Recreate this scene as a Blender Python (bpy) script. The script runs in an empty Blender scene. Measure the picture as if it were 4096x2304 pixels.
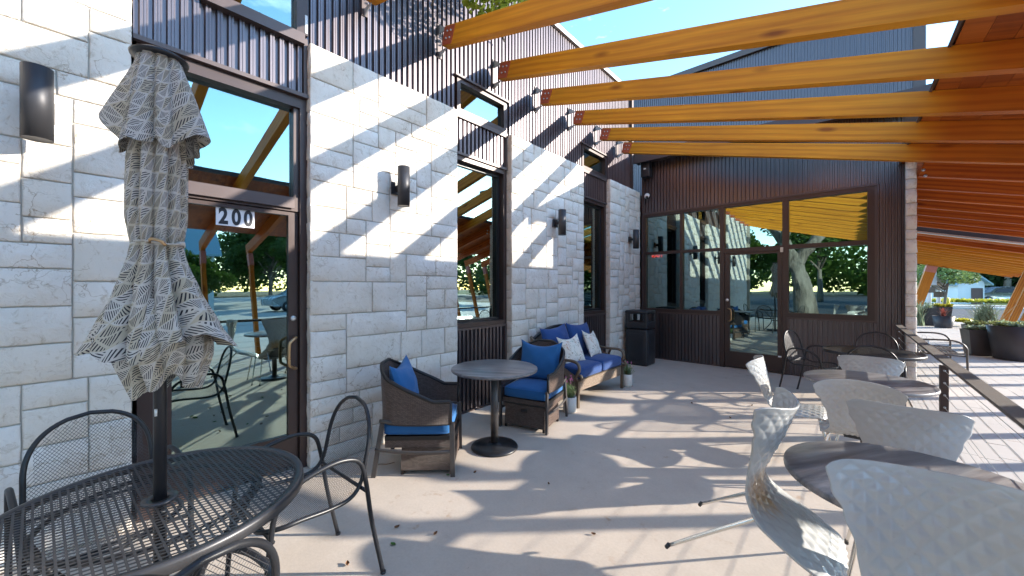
import bpy, math, random
from math import sin, cos, pi, radians, sqrt, atan2
from mathutils import Vector, Matrix
random.seed(7)
R = random.Random(11)
sc = bpy.context.scene
COL = sc.collection

# ------------------------------------------------------------------ camera, sky, sun, exposure
cam = bpy.data.cameras.new("camera")
cam.sensor_width = 36.0
cam.lens = 36.0 * 1520.0 / 4096.0
cam.shift_y = -4.0 / 4096.0
cam.clip_start = 0.02
cam.clip_end = 900.0
cam_ob = bpy.data.objects.new("camera", cam)
COL.objects.link(cam_ob)
cam_ob.location = (0, 0, 1.5)
cam_ob.rotation_euler = (radians(90), 0, radians(41.4))
sc.camera = cam_ob

SUN_DIR = Vector((1.0, 0.83, 0.404)).normalized()      # towards the sun
elev = math.asin(SUN_DIR.z)
world = bpy.data.worlds.new("World")
sc.world = world
world.use_nodes = True
wn = world.node_tree.nodes
wl = world.node_tree.links
bg = wn["Background"]
sky = wn.new("ShaderNodeTexSky")
sky.sky_type = 'NISHITA'
sky.sun_disc = False
sky.sun_elevation = elev
sky.sun_rotation = atan2(SUN_DIR.x, SUN_DIR.y)
sky.air_density = 1.0
sky.dust_density = 0.1
sky.ozone_density = 2.2
# thin clouds, low over the horizon
tc = wn.new("ShaderNodeTexCoord")
mp = wn.new("ShaderNodeMapping"); mp.inputs['Scale'].default_value = (1.0, 1.0, 3.2)
nz = wn.new("ShaderNodeTexNoise"); nz.inputs['Scale'].default_value = 3.0; nz.inputs['Detail'].default_value = 7; nz.inputs['Roughness'].default_value = 0.62
rp = wn.new("ShaderNodeValToRGB"); rp.color_ramp.elements[0].position = 0.58; rp.color_ramp.elements[1].position = 0.85
rp.color_ramp.elements[1].color = (0.75, 0.75, 0.75, 1)
mx = wn.new("ShaderNodeMix"); mx.data_type = 'RGBA'
wl.new(tc.outputs['Generated'], mp.inputs['Vector']); wl.new(mp.outputs[0], nz.inputs['Vector'])
wl.new(nz.outputs['Fac'], rp.inputs['Fac']); wl.new(rp.outputs['Color'], mx.inputs[0])
tint = wn.new('ShaderNodeMix'); tint.data_type = 'RGBA'; tint.blend_type = 'MULTIPLY'; tint.inputs[0].default_value = 1.0; tint.inputs[7].default_value = (1.0, 0.965, 0.90, 1)
hs = wn.new('ShaderNodeHueSaturation'); hs.inputs['Saturation'].default_value = 1.14; wl.new(sky.outputs['Color'], hs.inputs['Color']); wl.new(hs.outputs[0], tint.inputs[6]); wl.new(tint.outputs[2], mx.inputs[6]); mx.inputs[7].default_value = (7.5, 8.0, 8.6, 1)
wl.new(mx.outputs[2], bg.inputs['Color'])
bg.inputs['Strength'].default_value = 0.15

sl = bpy.data.lights.new("sun", 'SUN')
sl.energy = 2.0
sl.angle = radians(0.55)
sl.color = (1.0, 0.92, 0.80)
so = bpy.data.objects.new("sun", sl)
COL.objects.link(so)
so.rotation_euler = (-SUN_DIR).to_track_quat('-Z', 'Y').to_euler()
so.location = (20, 17, 12)

sc.view_settings.view_transform = 'Standard'
sc.view_settings.look = 'None'
sc.view_settings.gamma = 1.0
sc.view_settings.use_curve_mapping = False
sc.view_settings.exposure = 2.55
sc.cycles.max_bounces = 7
sc.cycles.diffuse_bounces = 4
sc.cycles.glossy_bounces = 4
sc.cycles.transparent_max_bounces = 10
sc.cycles.use_denoising = True
sc.cycles.caustics_reflective = False
sc.cycles.caustics_refractive = False

# ------------------------------------------------------------------ materials
def newmat(name):
    m = bpy.data.materials.new(name); m.use_nodes = True
    nt = m.node_tree
    return m, nt.nodes, nt.links, nt.nodes["Principled BSDF"]

def nmix(n, l, fac, a, b, mode='MIX'):
    x = n.new("ShaderNodeMix"); x.data_type = 'RGBA'; x.blend_type = mode
    for i, v in ((0, fac), (6, a), (7, b)):
        if hasattr(v, 'is_linked'): l.new(v, x.inputs[i])
        elif i == 0: x.inputs[0].default_value = v
        else: x.inputs[i].default_value = (v[0], v[1], v[2], 1)
    return x.outputs[2]

def nmath(n, l, op, a, b=0.0, c=0.0):
    x = n.new("ShaderNodeMath"); x.operation = op
    for i, v in enumerate((a, b, c)):
        if hasattr(v, 'is_linked'): l.new(v, x.inputs[i])
        else: x.inputs[i].default_value = v
    return x.outputs[0]

def ramp(n, l, fac, p0, p1, c0=(0, 0, 0), c1=(1, 1, 1)):
    x = n.new("ShaderNodeValToRGB")
    x.color_ramp.elements[0].position = p0; x.color_ramp.elements[1].position = p1
    x.color_ramp.elements[0].color = (*c0, 1); x.color_ramp.elements[1].color = (*c1, 1)
    l.new(fac, x.inputs['Fac']); return x.outputs['Color']

def noise(n, l, vec, scale, detail=4, rough=0.55, dist=0.0):
    x = n.new("ShaderNodeTexNoise"); x.inputs['Scale'].default_value = scale
    x.inputs['Detail'].default_value = detail; x.inputs['Roughness'].default_value = rough
    x.inputs['Distortion'].default_value = dist
    if vec is not None: l.new(vec, x.inputs['Vector'])
    return x.outputs['Fac']

def coords(n, l, kind='Object', scale=(1, 1, 1), rnd=False):
    t = n.new("ShaderNodeTexCoord"); m = n.new("ShaderNodeMapping")
    m.inputs['Scale'].default_value = scale
    src = t.outputs[kind]
    if rnd:
        oi = n.new("ShaderNodeObjectInfo")
        mu = nmath(n, l, 'MULTIPLY', oi.outputs['Random'], 37.0)
        cb = n.new("ShaderNodeCombineXYZ")
        for i in range(3): l.new(mu, cb.inputs[i])
        va = n.new("ShaderNodeVectorMath"); va.operation = 'ADD'
        l.new(src, va.inputs[0]); l.new(cb.outputs[0], va.inputs[1]); src = va.outputs[0]
    l.new(src, m.inputs['Vector'])
    return m.outputs[0]

def world_pos(n, l):
    g = n.new("ShaderNodeNewGeometry"); return g.outputs['Position']

def bump(n, l, p, h, strength=0.3, dist=0.01):
    b = n.new("ShaderNodeBump"); b.inputs['Strength'].default_value = strength; b.inputs['Distance'].default_value = dist
    l.new(h, b.inputs['Height']); l.new(b.outputs[0], p.inputs['Normal'])

def plain(name, col, rough=0.5, metal=0.0, var=0.12, nscale=9.0, bmp=0.0, spec=0.5, wpos=False):
    m, n, l, p = newmat(name)
    v = world_pos(n, l) if wpos else coords(n, l)
    f = noise(n, l, v, nscale, 5)
    c = nmix(n, l, f, [x * (1 - var) for x in col], [min(1, x * (1 + var)) for x in col])
    l.new(c, p.inputs['Base Color'])
    r = nmath(n, l, 'MULTIPLY_ADD', f, 0.25, rough - 0.12)
    l.new(r, p.inputs['Roughness'])
    p.inputs['Metallic'].default_value = metal
    p.inputs['Specular IOR Level'].default_value = spec
    if bmp: bump(n, l, p, noise(n, l, v, nscale * 8, 4), bmp, 0.004)
    return m

def m_stone():
    m, n, l, p = newmat("limestone")
    v = world_pos(n, l)
    oi = n.new("ShaderNodeObjectInfo")
    big = noise(n, l, v, 3.0, 5, 0.6)
    fine = noise(n, l, v, 26.0, 6, 0.65)
    c = nmix(n, l, ramp(n, l, big, .35, .7), (0.66, 0.615, 0.555), (0.76, 0.725, 0.68))
    c = nmix(n, l, nmath(n, l, 'MULTIPLY', nmath(n, l, 'POWER', oi.outputs['Random'], 1.6), 0.60), c, (0.66, 0.585, 0.49))
    pits = ramp(n, l, noise(n, l, v, 17.0, 9, 0.72, 1.2), .33, .45, (0.66, 0.59, 0.50), (1, 1, 1))
    c = nmix(n, l, 0.75, c, pits, 'MULTIPLY')
    vein = n.new("ShaderNodeTexVoronoi"); vein.feature = 'DISTANCE_TO_EDGE'; vein.inputs['Scale'].default_value = 5.5
    dv = n.new("ShaderNodeVectorMath"); dv.operation = 'ADD'
    nzv = n.new("ShaderNodeTexNoise"); nzv.inputs['Scale'].default_value = 7; nzv.inputs['Detail'].default_value = 6
    l.new(v, nzv.inputs['Vector']); sc_ = n.new("ShaderNodeVectorMath"); sc_.operation = 'SCALE'; sc_.inputs['Scale'].default_value = 0.35
    l.new(nzv.outputs['Color'], sc_.inputs[0]); l.new(v, dv.inputs[0]); l.new(sc_.outputs[0], dv.inputs[1]); l.new(dv.outputs[0], vein.inputs['Vector'])
    vm = ramp(n, l, vein.outputs['Distance'], 0.0, 0.020, (0.50, 0.41, 0.32), (1, 1, 1))
    gate = ramp(n, l, noise(n, l, v, 2.3, 3), .46, .60)
    c = nmix(n, l, gate, c, nmix(n, l, 0.9, c, vm, 'MULTIPLY'))
    l.new(c, p.inputs['Base Color']); p.inputs['Roughness'].default_value = 0.9
    p.inputs['Specular IOR Level'].default_value = 0.2
    h = nmath(n, l, 'ADD', nmath(n, l, 'MULTIPLY', noise(n, l, v, 9.0, 9, 0.62, 0.8), 1.6), nmath(n, l, 'MULTIPLY', fine, 0.5))
    bump(n, l, p, h, 0.6, 0.013)
    return m

def m_metal_siding():
    m, n, l, p = newmat("bronze_siding")
    v = world_pos(n, l)
    st = n.new("ShaderNodeMapping"); st.inputs['Scale'].default_value = (14, 14, 1.2); l.new(v, st.inputs['Vector'])
    f = noise(n, l, st.outputs[0], 1.0, 5)
    l.new(nmix(n, l, f, (0.115, 0.10, 0.112), (0.17, 0.15, 0.162)), p.inputs['Base Color'])
    p.inputs['Metallic'].default_value = 0.85
    l.new(nmath(n, l, 'MULTIPLY_ADD', f, 0.2, 0.27), p.inputs['Roughness'])
    return m

def m_wood(name, dark, light, ring=1.0, rough=0.58, axis_scale=(1.1, 7.0, 7.0), sheltered=None):
    m, n, l, p = newmat(name)
    v = coords(n, l, 'Object', axis_scale, rnd=True)
    dn = n.new("ShaderNodeTexNoise"); dn.inputs['Scale'].default_value = 0.9; dn.inputs['Detail'].default_value = 3
    l.new(v, dn.inputs['Vector'])
    w = n.new("ShaderNodeTexWave"); w.wave_type = 'BANDS'; w.bands_direction = 'Z'
    w.inputs['Scale'].default_value = 1.3 * ring; w.inputs['Distortion'].default_value = 7.0
    w.inputs['Detail'].default_value = 3; w.inputs['Detail Scale'].default_value = 0.8
    l.new(v, w.inputs['Vector'])
    v2 = coords(n, l, 'Object', (2.0, 60, 60), rnd=True)
    fib = noise(n, l, v2, 1.0, 5)
    c = nmix(n, l, ramp(n, l, w.outputs['Fac'], 0.05, 0.75), dark, light)
    c = nmix(n, l, 0.42, c, ramp(n, l, fib, .3, .7, (0.60, 0.52, 0.45), (1.12, 1.1, 1.08)), 'MULTIPLY')
    oi2 = n.new('ShaderNodeObjectInfo')
    c = nmix(n, l, nmath(n, l, 'MULTIPLY', oi2.outputs['Random'], 0.22), c, dark)
    patch = noise(n, l, coords(n, l, 'Object', (.9, 2, 2), rnd=True), 1.0, 3)
    c = nmix(n, l, 0.8, c, ramp(n, l, patch, .35, .65, (0.86, 0.82, 0.78), (1.06, 1.08, 1.08)), 'MULTIPLY')
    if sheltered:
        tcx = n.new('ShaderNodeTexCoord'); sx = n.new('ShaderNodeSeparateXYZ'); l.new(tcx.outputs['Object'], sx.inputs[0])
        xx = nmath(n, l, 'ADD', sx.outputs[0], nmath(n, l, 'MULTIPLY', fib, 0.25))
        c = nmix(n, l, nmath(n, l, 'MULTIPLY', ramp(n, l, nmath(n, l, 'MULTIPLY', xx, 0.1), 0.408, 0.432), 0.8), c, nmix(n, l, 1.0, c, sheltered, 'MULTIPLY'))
    # knots
    vo = n.new("ShaderNodeTexVoronoi"); vo.inputs['Scale'].default_value = 0.85
    v3 = coords(n, l, 'Object', (1.6, 5.2, 5.2), rnd=True); l.new(v3, vo.inputs['Vector'])
    kn = ramp(n, l, vo.outputs['Distance'], 0.06, 0.17, (0.42, 0.30, 0.2), (1, 1, 1))
    c = nmix(n, l, 0.9, c, kn, 'MULTIPLY')
    l.new(c, p.inputs['Base Color'])
    p.inputs['Roughness'].default_value = rough
    p.inputs['Specular IOR Level'].default_value = 0.35
    bump(n, l, p, fib, 0.15, 0.003)
    return m

def m_concrete():
    m, n, l, p = newmat("patio_concrete")
    v = world_pos(n, l)
    a = noise(n, l, v, 0.9, 6, 0.6); b = noise(n, l, v, 60, 4, 0.7)
    c = nmix(n, l, a, (0.50, 0.43, 0.365), (0.61, 0.53, 0.46))
    c = nmix(n, l, 0.35, c, ramp(n, l, b, .3, .6, (0.8, 0.78, 0.75), (1.04, 1.04, 1.04)), 'MULTIPLY')
    spots = ramp(n, l, noise(n, l, v, 9.0, 5, 0.6), .60, .70)
    gate = ramp(n, l, noise(n, l, v, 1.1, 2), .50, .62)
    c = nmix(n, l, nmath(n, l, 'MULTIPLY', nmath(n, l, 'MULTIPLY', spots, gate), 0.55), c, (0.36, 0.22, 0.12))
    dk = ramp(n, l, noise(n, l, v, 45.0, 3, 0.5), .735, .76)
    c = nmix(n, l, nmath(n, l, 'MULTIPLY', dk, 0.55), c, (0.16, 0.12, 0.09))
    mot = ramp(n, l, noise(n, l, v, 4.0, 6, 0.7), .35, .65, (0.90, 0.885, 0.87), (1.03, 1.02, 1.0))
    c = nmix(n, l, 0.7, c, mot, 'MULTIPLY')
    l.new(c, p.inputs['Base Color']); p.inputs['Roughness'].default_value = 0.78
    p.inputs['Specular IOR Level'].default_value = 0.3
    bump(n, l, p, b, 0.25, 0.003)
    return m

def m_glass():
    m, n, l, p = newmat("window_glass")
    n.remove(p)
    out = [x for x in n if x.type == 'OUTPUT_MATERIAL'][0]
    g = n.new("ShaderNodeBsdfGlossy"); g.inputs['Roughness'].default_value = 0.0
    g.inputs['Color'].default_value = (0.62, 0.82, 0.80, 1)
    t = n.new("ShaderNodeBsdfTransparent"); t.inputs['Color'].default_value = (0.38, 0.47, 0.45, 1)
    fr = n.new("ShaderNodeFresnel"); fr.inputs['IOR'].default_value = 1.5
    f = nmath(n, l, 'MULTIPLY_ADD', fr.outputs[0], 0.85, 0.33)
    f = nmath(n, l, 'MINIMUM', f, 1.0)
    # faint waviness
    tx = noise(n, l, world_pos(n, l), 1.6, 2)
    b = n.new("ShaderNodeBump"); b.inputs['Strength'].default_value = 0.05; b.inputs['Distance'].default_value = 0.01
    l.new(tx, b.inputs['Height']); l.new(b.outputs[0], g.inputs['Normal'])
    x = n.new("ShaderNodeMixShader"); l.new(f, x.inputs[0]); l.new(t.outputs[0], x.inputs[1]); l.new(g.outputs[0], x.inputs[2])
    l.new(x.outputs[0], out.inputs['Surface'])
    return m

def m_umbrella():
    m, n, l, p = newmat("patterned_canvas")
    t = n.new("ShaderNodeTexCoord")
    sp = n.new("ShaderNodeSeparateXYZ"); l.new(t.outputs['UV'], sp.inputs[0])
    u, v = sp.outputs[0], sp.outputs[1]
    s = 1 / 0.062
    a = nmath(n, l, 'MULTIPLY', nmath(n, l, 'ADD', u, nmath(n, l, 'MULTIPLY', v, 0.5)), s)
    b = nmath(n, l, 'MULTIPLY', v, s)
    fa = nmath(n, l, 'FRACT', a); fb = nmath(n, l, 'FRACT', b)
    half = nmath(n, l, 'GREATER_THAN', nmath(n, l, 'ADD', fa, fb), 1.0)
    cb = n.new("ShaderNodeCombineXYZ")
    l.new(nmath(n, l, 'FLOOR', a), cb.inputs[0]); l.new(nmath(n, l, 'FLOOR', b), cb.inputs[1]); l.new(half, cb.inputs[2])
    wnz = n.new("ShaderNodeTexWhiteNoise"); l.new(cb.outputs[0], wnz.inputs['Vector'])
    ang = nmath(n, l, 'MULTIPLY', nmath(n, l, 'FLOOR', nmath(n, l, 'MULTIPLY', wnz.outputs['Value'], 3.0)), pi / 3)
    ang = nmath(n, l, 'ADD', ang, 0.25)
    q = nmath(n, l, 'ADD', nmath(n, l, 'MULTIPLY', u, nmath(n, l, 'SINE', ang)), nmath(n, l, 'MULTIPLY', v, nmath(n, l, 'COSINE', ang)))
    st = nmath(n, l, 'FRACT', nmath(n, l, 'MULTIPLY', q, 1 / 0.0076))
    line = nmath(n, l, 'LESS_THAN', st, 0.43)
    # triangle borders stay bare
    ea = nmath(n, l, 'MINIMUM', fa, fb)
    ec = nmath(n, l, 'ABSOLUTE', nmath(n, l, 'SUBTRACT', nmath(n, l, 'ADD', fa, fb), 1.0))
    eb = nmath(n, l, 'SUBTRACT', 1.0, nmath(n, l, 'MAXIMUM', fa, fb))
    e = nmath(n, l, 'MINIMUM', nmath(n, l, 'MINIMUM', ea, eb), ec)
    ok = nmath(n, l, 'GREATER_THAN', e, 0.07)
    msk = nmath(n, l, 'MULTIPLY', line, ok)
    beige = nmix(n, l, nmath(n, l, 'GREATER_THAN', nmath(n, l, 'FRACT', nmath(n, l, 'MULTIPLY', wnz.outputs['Value'], 7.3)), 0.6), (0.54, 0.51, 0.465), (0.47, 0.42, 0.33))
    l.new(nmix(n, l, msk, beige, (0.035, 0.035, 0.045)), p.inputs['Base Color'])
    p.inputs['Roughness'].default_value = 0.9; p.inputs['Specular IOR Level'].default_value = 0.15
    return m

def m_wicker(name, c0, c1):
    m, n, l, p = newmat(name)
    t = n.new("ShaderNodeTexCoord")
    br = n.new("ShaderNodeTexBrick"); br.inputs['Scale'].default_value = 1.0
    br.offset = 0.5
    br.inputs['Brick Width'].default_value = 0.022; br.inputs['Row Height'].default_value = 0.0092
    br.inputs['Mortar Size'].default_value = 0.0014; br.inputs['Mortar Smooth'].default_value = 0.6
    br.inputs['Color1'].default_value = (*c0, 1); br.inputs['Color2'].default_value = (*c1, 1)
    br.inputs['Mortar'].default_value = (0.012, 0.010, 0.010, 1)
    l.new(t.outputs['UV'], br.inputs['Vector'])
    l.new(br.outputs['Color'], p.inputs['Base Color'])
    p.inputs['Roughness'].default_value = 0.45
    inv = nmath(n, l, 'SUBTRACT', 1.0, br.outputs['Fac'])
    bump(n, l, p, inv, 0.9, 0.006)
    return m

def m_cloth(name, col):
    m, n, l, p = newmat(name)
    v = coords(n, l)
    f = noise(n, l, v, 5, 4)
    l.new(nmix(n, l, f, [x * .82 for x in col], [x * 1.15 for x in col]), p.inputs['Base Color'])
    p.inputs['Roughness'].default_value = 0.85
    p.inputs['Sheen Weight'].default_value = 0.15
    bump(n, l, p, nmath(n, l, 'ADD', nmath(n, l, 'MULTIPLY', noise(n, l, v, 9, 3, .5, .6), 3.0), noise(n, l, v, 220, 2)), 0.3, 0.004)
    return m

def m_stonetop():
    m, n, l, p = newmat("weathered_tabletop")
    v = coords(n, l, 'Object', (1.2, 9, 9), rnd=True)
    a = noise(n, l, v, 1.6, 8, .68, .8)
    c = nmix(n, l, ramp(n, l, a, .3, .72), (0.045, 0.047, 0.062), (0.33, 0.315, 0.315))
    b = noise(n, l, coords(n, l, 'Object', (2, 30, 30), rnd=True), 1.0, 5)
    c = nmix(n, l, 0.6, c, ramp(n, l, b, .35, .6, (0.6, 0.58, 0.58), (1.1, 1.08, 1.05)), 'MULTIPLY')
    l.new(c, p.inputs['Base Color']); p.inputs['Roughness'].default_value = 0.32
    bump(n, l, p, b, 0.1, 0.002)
    return m

def m_shell(name, stain=False):
    m, n, l, p = newmat(name)
    v = coords(n, l)
    f = noise(n, l, v, 7, 5)
    c = nmix(n, l, f, (0.37, 0.38, 0.385), (0.46, 0.465, 0.465))
    d = ramp(n, l, noise(n, l, v, 55, 4, .6), .62, .72)
    c = nmix(n, l, nmath(n, l, 'MULTIPLY', d, 0.25), c, (0.3, 0.28, 0.25))
    if stain:
        t = n.new("ShaderNodeTexCoord"); sub = n.new("ShaderNodeVectorMath"); sub.operation = 'DISTANCE'
        l.new(t.outputs['Object'], sub.inputs[0]); sub.inputs[1].default_value = (0.06, -0.16, 0.44)
        dist = nmath(n, l, 'ADD', sub.outputs['Value'], nmath(n, l, 'MULTIPLY', noise(n, l, coords(n, l, 'Object', (40, 8, 8)), 1.0, 5), 0.16))
        s = ramp(n, l, dist, 0.13, 0.20, (1, 1, 1), (0, 0, 0))
        c = nmix(n, l, nmath(n, l, 'MULTIPLY', s, 0.75), c, (0.42, 0.24, 0.08))
    l.new(c, p.inputs['Base Color']); p.inputs['Roughness'].default_value = 0.24
    return m

def m_leaf(name, c0, c1, trans=0.35):
    m, n, l, p = newmat(name)
    f = noise(n, l, world_pos(n, l), 1.7, 4)
    w = n.new("ShaderNodeTexWhiteNoise"); w.noise_dimensions = '3D'
    g = n.new("ShaderNodeNewGeometry")
    l.new(g.outputs['Random Per Island'], w.inputs['Vector'])
    c = nmix(n, l, nmath(n, l, 'MULTIPLY_ADD', g.outputs['Random Per Island'], 0.6, nmath(n, l, 'MULTIPLY', f, 0.4)), c0, c1)
    l.new(c, p.inputs['Base Color']); p.inputs['Roughness'].default_value = 0.6
    out = [x for x in n if x.type == 'OUTPUT_MATERIAL'][0]
    t = n.new("ShaderNodeBsdfTranslucent"); l.new(c, t.inputs['Color'])
    x = n.new("ShaderNodeMixShader"); x.inputs[0].default_value = trans
    l.new(p.outputs[0], x.inputs[1]); l.new(t.outputs[0], x.inputs[2]); l.new(x.outputs[0], out.inputs['Surface'])
    return m

def m_pillow():
    m, n, l, p = newmat("desert_print_fabric")
    v = coords(n, l, 'UV')
    ln = nmath(n, l, 'ABSOLUTE', nmath(n, l, 'SUBTRACT', noise(n, l, v, 9, 3, .5, .4), 0.5))
    msk = ramp(n, l, ln, 0.012, 0.028, (1, 1, 1), (0, 0, 0))
    gate = ramp(n, l, noise(n, l, v, 5.5, 2), .46, .52)
    hue = ramp(n, l, noise(n, l, v, 4.0, 1), .35, .65, (0.45, 0.16, 0.05), (0.05, 0.22, 0.16))
    c = nmix(n, l, nmath(n, l, 'MULTIPLY', msk, gate), (0.74, 0.71, 0.64), hue)
    l.new(c, p.inputs['Base Color']); p.inputs['Roughness'].default_value = 0.9
    bump(n, l, p, noise(n, l, v, 6, 3), 0.3, 0.006)
    return m

def m_emit(name, col, s):
    m, n, l, p = newmat(name)
    p.inputs['Base Color'].default_value = (*col, 1)
    p.inputs['Emission Color'].default_value = (*col, 1); p.inputs['Emission Strength'].default_value = s
    return m

M = {}
M['stone'] = m_stone()
M['mortar'] = plain("mortar", (0.50, 0.47, 0.42), 0.95, 0, .1, 12, .4, .2, True)
M['siding'] = m_metal_siding()
M['bronze'] = plain("bronze_frame", (0.048, 0.030, 0.028), 0.38, 0.25, .12, 4)
M['darktrim'] = plain("dark_trim", (0.085, 0.062, 0.06), 0.42, 0.3, .1, 3)
M['cap'] = plain("parapet_cap", (0.50, 0.49, 0.48), 0.4, 0.3, .05, 3)
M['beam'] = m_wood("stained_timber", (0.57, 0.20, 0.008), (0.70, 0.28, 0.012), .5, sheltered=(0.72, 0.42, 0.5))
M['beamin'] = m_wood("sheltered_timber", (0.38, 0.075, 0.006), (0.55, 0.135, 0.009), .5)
M['deck'] = m_wood("roof_boards", (0.26, 0.055, 0.008), (0.42, 0.105, 0.014), 1.0, 0.5, (0.8, 9, 9))
M['leg'] = m_wood("leg_timber", (0.44, 0.15, 0.015), (0.60, 0.24, 0.03), 1.0)
M['plate'] = plain("red_oxide_steel", (0.42, 0.085, 0.035), 0.45, 0.1, .12, 8)
M['pink'] = plain("primed_steel", (0.50, 0.20, 0.17), 0.55, 0.0, .15, 8)
M['steel'] = plain("galvanised_steel", (0.48, 0.49, 0.50), 0.4, 0.7, .15, 12)
M['concrete'] = m_concrete()
M['paver'] = plain("paver_concrete", (0.56, 0.52, 0.49), 0.85, 0, .09, 3, .3, .25, True)
M['paverdark'] = plain("paver_joint", (0.20, 0.18, 0.17), 0.95, 0, .1, 6, 0, .2, True)
M['asphalt'] = plain("asphalt", (0.062, 0.064, 0.07), 0.9, 0, .2, 20, .4, .3, True)
M['sidewalk'] = plain("sidewalk_concrete", (0.50, 0.48, 0.45), 0.85, 0, .08, 4, .2, .25, True)
M['earth'] = plain("earth", (0.16, 0.13, 0.08), 0.95, 0, .3, 2, .4, .1, True)
M['grass'] = plain("lawn", (0.07, 0.11, 0.03), 0.95, 0, .4, 3, .5, .1, True)
M['glass'] = m_glass()
M['umb'] = m_umbrella()
M['wick'] = m_wicker("dark_brown_wicker", (0.10, 0.065, 0.052), (0.17, 0.12, 0.10))
M['wick2'] = m_wicker("tan_wicker", (0.27, 0.20, 0.15), (0.40, 0.31, 0.24))
M['blue'] = m_cloth("blue_canvas", (0.008, 0.105, 0.30))
M['navy'] = m_cloth("royal_blue_canvas", (0.006, 0.050, 0.20))
M['pillow'] = m_pillow()
M['top'] = m_stonetop()
M['shell'] = m_shell("grey_white_plastic")
M['shellst'] = m_shell("stained_white_plastic", True)
M['chrome'] = plain("chrome", (0.72, 0.70, 0.66), 0.2, 1.0, .05, 5)
M['brass'] = plain("warm_chrome", (0.72, 0.60, 0.36), 0.25, 1.0, .08, 5)
M['black'] = plain("black_powder_coat", (0.018, 0.019, 0.023), 0.36, 0.2, .15, 10)
M['lamp'] = plain('satin_black_lamp', (0.050, 0.050, 0.056), 0.5, 0.4, .1, 10)
M['blackmesh'] = plain("black_mesh", (0.060, 0.060, 0.066), 0.38, 0.5, .2, 14)
M['blackplastic'] = plain("black_plastic", (0.020, 0.022, 0.028), 0.42, 0.0, .15, 8, .15)
M['armbronze'] = plain("bronze_aluminium", (0.15, 0.115, 0.085), 0.35, 0.5, .1, 9)
M['armdark'] = plain("graphite_aluminium", (0.085, 0.078, 0.078), 0.38, 0.5, .1, 9)
M['white'] = plain("white_plastic", (0.78, 0.78, 0.77), 0.4, 0, .04, 6)
M['pot'] = plain("white_glazed_pot", (0.62, 0.60, 0.56), 0.45, 0, .08, 7, .15)
M['soil'] = plain("soil", (0.05, 0.03, 0.02), 0.95, 0, .3, 40, .6)
M['leafg'] = m_leaf("lavender_leaf", (0.16, 0.25, 0.09), (0.34, 0.43, 0.22))
M['pinkfl'] = m_leaf("pink_petals", (0.50, 0.10, 0.34), (0.62, 0.20, 0.48))
M['tree'] = m_leaf("tree_leaf", (0.035, 0.075, 0.012), (0.10, 0.17, 0.025))
M['treelight'] = m_leaf("pale_tree_leaf", (0.13, 0.20, 0.04), (0.30, 0.38, 0.12))
M['treedark'] = m_leaf("dark_tree_leaf", (0.012, 0.035, 0.012), (0.04, 0.085, 0.025), .2)
M['oakleaf'] = m_leaf("oak_leaf", (0.10, 0.17, 0.015), (0.26, 0.34, 0.03), .5)
M['grassp'] = m_leaf("pale_grass_blade", (0.24, 0.32, 0.20), (0.42, 0.50, 0.36))
M['succ'] = m_leaf("succulent_leaf", (0.30, 0.40, 0.14), (0.50, 0.48, 0.20), .2)
M['yellowpl'] = m_leaf("yellow_foliage", (0.38, 0.36, 0.03), (0.55, 0.50, 0.06))
M['redpl'] = m_leaf("red_blade", (0.30, 0.06, 0.05), (0.45, 0.14, 0.10), .2)
def m_bark():
    m, n, l, p = newmat("bark")
    v = coords(n, l, 'Object', (5, 5, 1.1))
    a = noise(n, l, v, 2.2, 7, .7, 1.0); b = noise(n, l, coords(n, l, 'Object', (1, 1, .5)), .9, 3)
    c = nmix(n, l, ramp(n, l, a, .38, .62), (0.045, 0.034, 0.026), (0.23, 0.195, 0.16))
    c = nmix(n, l, ramp(n, l, b, .4, .65), c, (0.30, 0.27, 0.23))
    l.new(c, p.inputs['Base Color']); p.inputs['Roughness'].default_value = 0.95
    bump(n, l, p, a, 1.0, 0.06); return m
M['bark'] = m_bark()
_unused = plain("bark", (0.19, 0.155, 0.125), 0.95, 0, .6, 5, 1.0, .1)
M['yellow'] = plain("yellow_paint", (0.75, 0.50, 0.03), 0.5, 0, .05, 4)
M['housew'] = plain("pale_siding", (0.60, 0.66, 0.68), 0.7, 0, .05, 3)
M['roofblue'] = plain("blue_grey_roof", (0.20, 0.33, 0.40), 0.5, 0.2, .1, 3)
M['garage'] = plain("brown_door", (0.10, 0.06, 0.055), 0.6, 0, .1, 5)
M['plaster'] = plain("interior_wall", (0.30, 0.28, 0.24), 0.8, 0, .1, 2)
M['intfloor'] = plain("interior_floor", (0.10, 0.09, 0.08), 0.4, 0, .1, 2)
M['exit'] = m_emit("exit_red", (0.9, 0.03, 0.02), 2.0)
M['pendant'] = m_emit("lamp_glow", (1.0, 0.8, 0.5), 3.0)
M['poster'] = plain("blue_poster", (0.03, 0.14, 0.50), 0.4, 0, .5, 25)
M['digit'] = plain("black_vinyl", (0.012, 0.012, 0.018), 0.5, 0, .3, 40)
M['signw'] = plain("white_vinyl", (0.72, 0.72, 0.75), 0.4, 0, .03, 5)
M['handle'] = plain("bronze_handle", (0.50, 0.33, 0.18), 0.3, 0.8, .1, 8)
M['railtop'] = plain("weathered_rail", (0.12, 0.10, 0.085), 0.7, 0, .3, 14, .4)
M['planter'] = plain("charcoal_planter", (0.045, 0.045, 0.055), 0.5, 0, .15, 6, .1)
M['carpaint'] = plain("silver_car_paint", (0.55, 0.58, 0.60), 0.25, 0.5, .03, 3)
M['dead'] = plain("dry_leaf", (0.17, 0.08, 0.035), 0.9, 0, .3, 60)
M['sprig'] = plain("green_sprig", (0.06, 0.14, 0.02), 0.8, 0, .3, 60)
M['dark_fill'] = plain("dark_matte", (0.03, 0.025, 0.025), 0.9)  # near-black; on the footstool it stands in for the shade of an opening

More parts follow.
